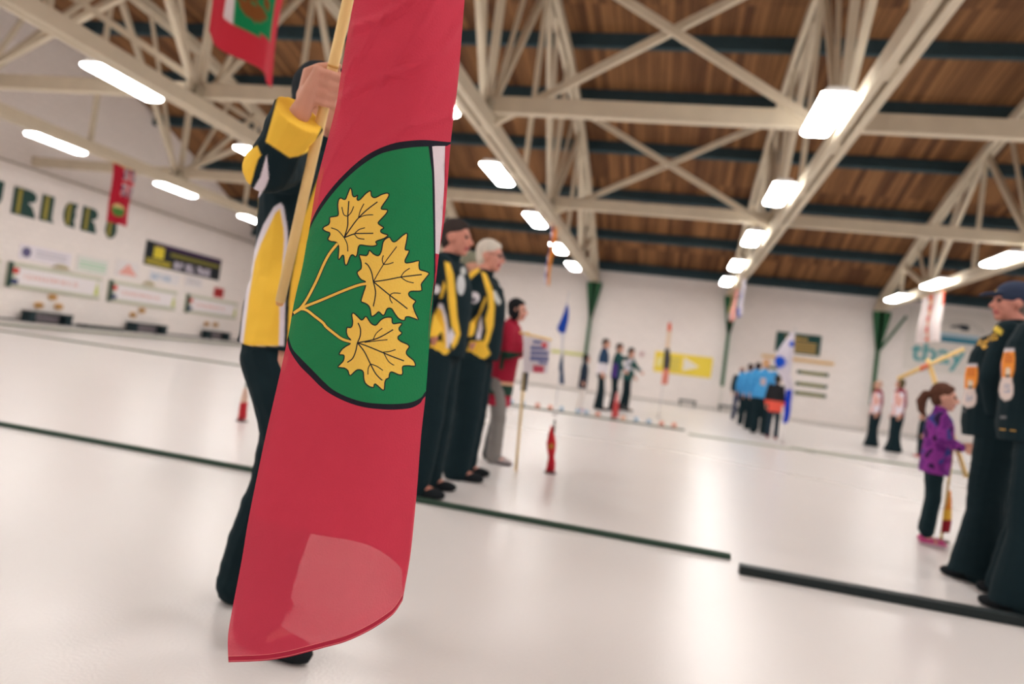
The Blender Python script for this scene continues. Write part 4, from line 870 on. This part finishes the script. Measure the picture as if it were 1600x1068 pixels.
# woman in red with the sign
def rj(c_):
    z = c_[2]
    if z < .68: return (176, 40, 66)
    if .73 < z < .84: return (36, 64, 54)
    if .84 <= z < .875: return (214, 170, 140)
    if 1.0 < z < 1.2 and c_[1] < -.17 and c_[0] > .02: return (36, 64, 54)
    return (158, 32, 56)
wl = floor_at(764, 720)
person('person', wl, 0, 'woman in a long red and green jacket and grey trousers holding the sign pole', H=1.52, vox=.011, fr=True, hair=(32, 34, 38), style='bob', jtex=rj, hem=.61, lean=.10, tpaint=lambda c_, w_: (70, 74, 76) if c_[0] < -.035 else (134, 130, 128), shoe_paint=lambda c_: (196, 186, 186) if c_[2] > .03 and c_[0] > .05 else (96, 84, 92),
       arms=[((0, .18, 1.45), (.1, .23, 1.2), (.3, .1, 1.33), (.7, -.4, .4), (.4, -.8, 0), .5), ((0, -.18, 1.45), (.08, -.23, 1.18), (.30, -.08, 1.28), (.8, .3, .3), (-.2, .9, 0), .5)], skin=(216, 160, 142), feet=[(-.02, .11, 0), (.08, -.1, 0)], legr=1.15, bulk=1.02, fw=1.08)
sg = floor_at(806, 735); zc = (sg-EYE).dot(FW)+.02
t = empty('sign_on_pole', (sg.x, sg.y, 0), 'white paper sign with blue and red print on a pale pole with crossbar', 'sign')
o = Vector((sg.x, sg.y, 0)); tp = at(825, 518, zc)-o
MB().tube([(0, 0, 0), tp], .0125, 12).build('pole', POLEW, t, True)
MB().tube([at(812, 519, zc)-o, at(862, 531, zc)-o], .011, 12).build('crossbar', POLEW, t, True)
def flatq(name, pts, z, rgb, th=.004):
    n = len(pts); vs = [at(a, b, z)-o for a, b in pts]+[at(a, b, z+th)-o for a, b in pts]
    return MB().add(vs, [tuple(range(n)), tuple(range(2*n-1, n-1, -1))]+[(k, (k+1) % n, n+(k+1) % n, n+k) for k in range(n)]).build(name, M(rgb, .7), t)
flatq('paper', [(818, 524), (860, 533), (856, 583), (817, 581)], zc-.03, (232, 224, 232))
for k, (a, b, c, d) in enumerate(((833, 531, 846, 536), (829, 540, 852, 546), (829, 548, 857, 554), (828, 556, 857, 563), (842, 564, 855, 568))):
    flatq('blue_print', [(a, b), (c, b+1.5), (c, d+.5), (a, d)], zc-.036, (120, 126, 176))
flatq('red_print', [(847, 534), (855, 536), (854, 544), (846, 542)], zc-.037, (226, 104, 112)); flatq('red_block', [(833, 570), (850, 572), (849, 582), (833, 581)], zc-.036, (206, 84, 106))
MB().beam(at(823, 570, zc-.01)-o, at(818, 610, zc-.01)-o, .05, .02).build('ribbon', M((30, 48, 70), .8), t)

# ---- far groups
def grp(x, y): return floor_at(x, y)
def two(c1, c2, zsplit, c3=None, xs=0):
    return lambda c_: c1 if c_[2] > zsplit else c2
dn = (34, 46, 62)
person('person', grp(905, 641), 0, 'child in a navy jacket and pale trousers, leftmost of the far group', H=1.32, jc=dn, tc=(214, 206, 202), sc=(176, 160, 186), hair=(30, 34, 42), headsc=1.15, hem=.7, style='bob')
person('person', grp(933, 639), 0, 'tall man in a dark blue and white jacket holding hands by the left green post', H=1.84, jtex=lambda c_: (42, 66, 96) if c_[2] > 1.16 else (222, 216, 222), hem=.88, feet=[(-.03, .1, 0), (.1, -.1, 0)], hair=(34, 34, 38))
person('person', grp(955, 641), 0, 'person in a purple and green jacket with an arm round a team mate', H=1.78, jtex=lambda c_: (84, 62, 140) if c_[2] < 1.25 and c_[0] < .05 else (36, 78, 78), hair=(60, 44, 40), headtilt=.15, feet=[(0, .1, 0), (.0, -.1, 0)],
       arms=[((0, .18, 1.45), (.15, .2, 1.4), (.3, .1, 1.45)), ((0, -.18, 1.45), (.1, -.25, 1.2), (.22, -.2, 1.1))])
person('person', grp(974, 641), math.radians(20), 'person in a green and white jacket bending towards the purple jacket', H=1.74, jtex=lambda c_: (206, 206, 216) if noise.noise(Vector(c_)*7) > .05 and c_[2] > 1.1 else (38, 84, 80), hair=(40, 38, 40), headtilt=.3, feet=[(-.05, .1, 0), (.05, -.1, 0)], arms=[((0, .18, 1.45), (.1, .25, 1.2), (.25, .2, 1.0)), ((0, -.18, 1.45), (.15, -.22, 1.25), (.32, -.15, 1.15))])
BLU = (74, 156, 214)
def bj_(c_):
    if c_[0] < -.04 and abs(c_[1]) < .06 and 1.15 < c_[2] < 1.32: return (196, 170, 170)
    return (66, 146, 206) if noise.noise(Vector(c_)*9) > .2 else BLU
az = math.radians(75)
person('person', grp(1150, 656), az, 'person in a black jacket and navy trousers at the left end of the blue team', H=1.72, jc=(30, 44, 50), tc=(48, 60, 86), hair=(150, 110, 90))
person('person', grp(1162, 664), az, 'person in sky blue jacket with back turned, left of the blue team', H=1.76, jtex=bj_, bulk=1.2, fw=1.2, hair=(60, 42, 40), legr=1.25, hem=.84)
person('person', grp(1173, 671), az, 'person in sky blue jacket with back turned, middle of the blue team', H=1.74, jtex=bj_, bulk=1.2, fw=1.2, hair=(56, 44, 44), legr=1.25, hem=.84)
person('person', grp(1184, 677), az, 'person in sky blue jacket with back turned, right end of the blue team', H=1.78, jtex=bj_, bulk=1.2, fw=1.2, hair=(206, 160, 120), legr=1.25, hem=.84)
person('person', grp(1205, 684), az, 'child in a black and coral jacket with red shoes beside the blue team', H=1.40, jtex=lambda c_: (40, 40, 44) if c_[2] > 1.06 else (232, 96, 80), tc=(34, 50, 62), sc=(206, 66, 66), hair=(60, 54, 44), hem=.74, headsc=1.12)
def wj(c_):
    if c_[0] > .0 and c_[2] < 1.45: return (228, 222, 232) if noise.noise(Vector(c_)*6) > -.25 else (222, 170, 160)
    if c_[0] > -.05: return (142, 40, 62)
    return (34, 34, 44) if noise.noise(Vector(c_)*5) > -.1 else (120, 40, 60)
person('person', grp(1362, 697), math.pi, 'woman in white and dark red top and black skirt, left of the far right pair', H=1.66, jtex=wj, hair=(196, 160, 140), legr=1.4, flare=(.17, .03), bulk=1.2, hem=.86, style='bob')
person('person', grp(1396, 706), math.pi, 'woman in white and dark red top and black skirt, right of the far right pair', H=1.72, jtex=wj, hair=(96, 84, 60), legr=1.4, flare=(.19, .03), bulk=1.25, hem=.86, style='bob')
person('person', grp(1436, 713), math.pi, 'small child in black with red shoes, mostly behind the girl in purple', H=.98, jc=(24, 42, 48), sc=(214, 70, 70), hair=(40, 36, 40), headsc=1.3, hem=.72)
# girl
def gj(c_):
    n_ = noise.noise(Vector(c_)*11); m_ = noise.noise(Vector(c_)*8+Vector((5, 2, 1)))
    if m_ > .28: return (60, 66, 140)
    if n_ > .3: return (44, 30, 66)
    return (142, 58, 150) if n_ > -.1 else (112, 44, 128)
gl = floor_at(1446, 849)
person('person', gl, math.radians(-12), 'girl with a brown ponytail in a purple patterned jacket and pink shoes', H=1.17, vox=.011, fr=True, hair=(92, 60, 48), style='pony', tz=.15, headsc=1.28, jtex=gj, tc=(24, 44, 50), shoe_paint=lambda c_: (206, 80, 140) if c_[2] > .03 else (226, 206, 216), bulk=1.12, fw=1.12, hem=.80, legr=1.0,
       arms=[((0, .19, 1.42), (.05, .27, 1.2), (.24, .17, 1.14), (1, 0, .1), (0, -1, 0), .5), ((0, -.19, 1.42), (.02, -.28, 1.2), (.24, -.16, 1.12), (1, .1, .1), (0, 1, 0), .5)], skin=(222, 166, 146))
zg = (gl-EYE).dot(FW)
o = Vector((gl.x, gl.y, 0)); gp = at(1496, 690, zg); g0 = at(1510, 745, zg)
t = empty('crossbar_pole', g0, 'pale wooden pole with a crossbar above the girl in purple', 'pole')
MB().tube([(0, 0, 0), at(1449, 560, zg+.1)-g0], .017, 12).build('pole', POLEW, t, True)
MB().tube([at(1403, 591, zg+.12)-g0, at(1506, 545, zg+.05)-g0], .016, 12).build('crossbar', POLEW, t, True)
MB().tube([at(1436, 577, zg+.1)-g0, at(1450, 570, zg+.08)-g0], .019, 12).build('orange_tape', M((232, 130, 96), .6), t, True)
# men in black at right
def patch(x0, y0, x1, y1):
    X = lambda u: x0+(x1-x0)*u; Y = lambda v: y0+(y1-y0)*v
    out = [(.16, 0), (.95, 0), (1, .22), (.95, .42), (.82, .55), (.82, .62), (.9, .72), (.88, .88), (.72, .97), (.35, 1), (.08, .93), (-.02, .8), (.05, .66), (.16, .58), (.12, .4), (.1, .2)]
    def cf(c_, X_, Y_):
        v = (Y_-y0)/(y1-y0); u = (X_-x0)/(x1-x0)
        e = .1
        if v < .07: return (214, 208, 214)
        if u < .18-.0 and v < .55: return (206, 150, 150)
        if v < .56:
            if .34 < u < .85 and .1 < v < .3 and int((v-.1)*40) % 2 == 0: return (196, 96, 52)
            if .4 < u < .7 and v > .38: return (232, 214, 190) if v < .5 else (80, 66, 60)
            return (240, 152, 66)
        if .3 < u < .7 and .68 < v < .84 and int((v-.6)*30) % 2 == 0: return (160, 166, 186)
        return (228, 212, 206)
    return ([(X(a), Y(b)) for a, b in out], cf)
def line(x0, y0, x1, y1, h): return [(x0, y0), (x1, y1), (x1, y1+h), (x0, y0+h)]
r1p = [patch(1502, 568, 1528, 637), ([(1546, 512), (1552, 505), (1567, 516), (1564, 524)], (226, 196, 80)), (line(1504, 640, 1508, 641, 2.5), (120, 120, 124))]
r2p = [patch(1561, 544, 1586, 626), (line(1563, 650, 1572, 650, 3), (130, 130, 134))]
ar = [((0, .19, 1.455), (.05, .27, 1.18), (.02, .18, .97), (-.3, -.9, -.2), (0, 0, -1), .3), ((0, -.19, 1.455), (.05, -.27, 1.18), (.02, -.18, .97), (-.3, .9, -.2), (0, 0, -1), .3)]
def capc(c_, w_): return (214, 176, 90) if c_[0] > .1 and c_[2] > 1.72 else (52, 62, 84)
r1l = Vector((2.04, 4.93, 0)); r2l = Vector((1.97, 4.27, 0))
_, j1 = person('person', r1l, math.pi-.5, 'man in a blue cap and black jacket with bottle shaped sleeve patch, at right', H=1.83, vox=.009, fr=True, arms=ar, feet=[(.02, -.24, 0), (.0, .24, 0)], paint=r1p, cap=capc, hair=(120, 110, 104), legr=1.35, flare=(.14, .04), bulk=1.15, fw=1.5, hem=.84, skin=(206, 140, 124), headyaw=.5)
_, j2 = person('person', r2l, math.pi-.4, 'person in black jacket with larger bottle shaped sleeve patch, cut by the right edge', H=1.86, vox=.009, fr=True, arms=ar, feet=[(.02, -.17, 0), (.0, .17, 0)], paint=r2p, hair=(80, 70, 64), legr=1.35, flare=(.14, .04), bulk=1.15, fw=1.5, hem=.84, headyaw=0)
def decal_text(txt, jk, x, y, size, ang, rgb, name='gold_lettering', ws=1.0):
    """lettering sewn on a jacket: laid on the cloth surface"""
    par = jk.parent; MWj = Matrix.Translation(par.location) @ par.rotation_euler.to_matrix().to_4x4()
    bv = BVHTree.FromPolygons([MWj @ v.co for v in jk.data.vertices], [tuple(p.vertices) for p in jk.data.polygons])
    iv = MWj.inverted(); ca, sa = math.cos(ang), math.sin(ang)
    def fn(u, v, d):
        X = x+(u*ca+v*sa)*1.0; Y = y+u*sa-v*ca
        dr = (at(X, Y, 1)-EYE).normalized(); h = bv.ray_cast(EYE, dr)
        p = h[0] if h[0] else bv.find_nearest(at(X, Y, 4.3))[0]
        return iv @ (p-dr*.006)
    return text_mb(txt, size, fn, bold=.5, wscale=ws).build(name, M(rgb, .6), jk)
decal_text('CURLING', j1, 1513, 541, 14, math.radians(-14), (222, 172, 66), ws=.80)
decal_text('CURL', j2, 1577, 502, 12, math.radians(-22), (222, 172, 66), ws=.8)
decal_text('- -', j2, 1562, 672, 9, math.radians(6), (206, 160, 80), ws=3)
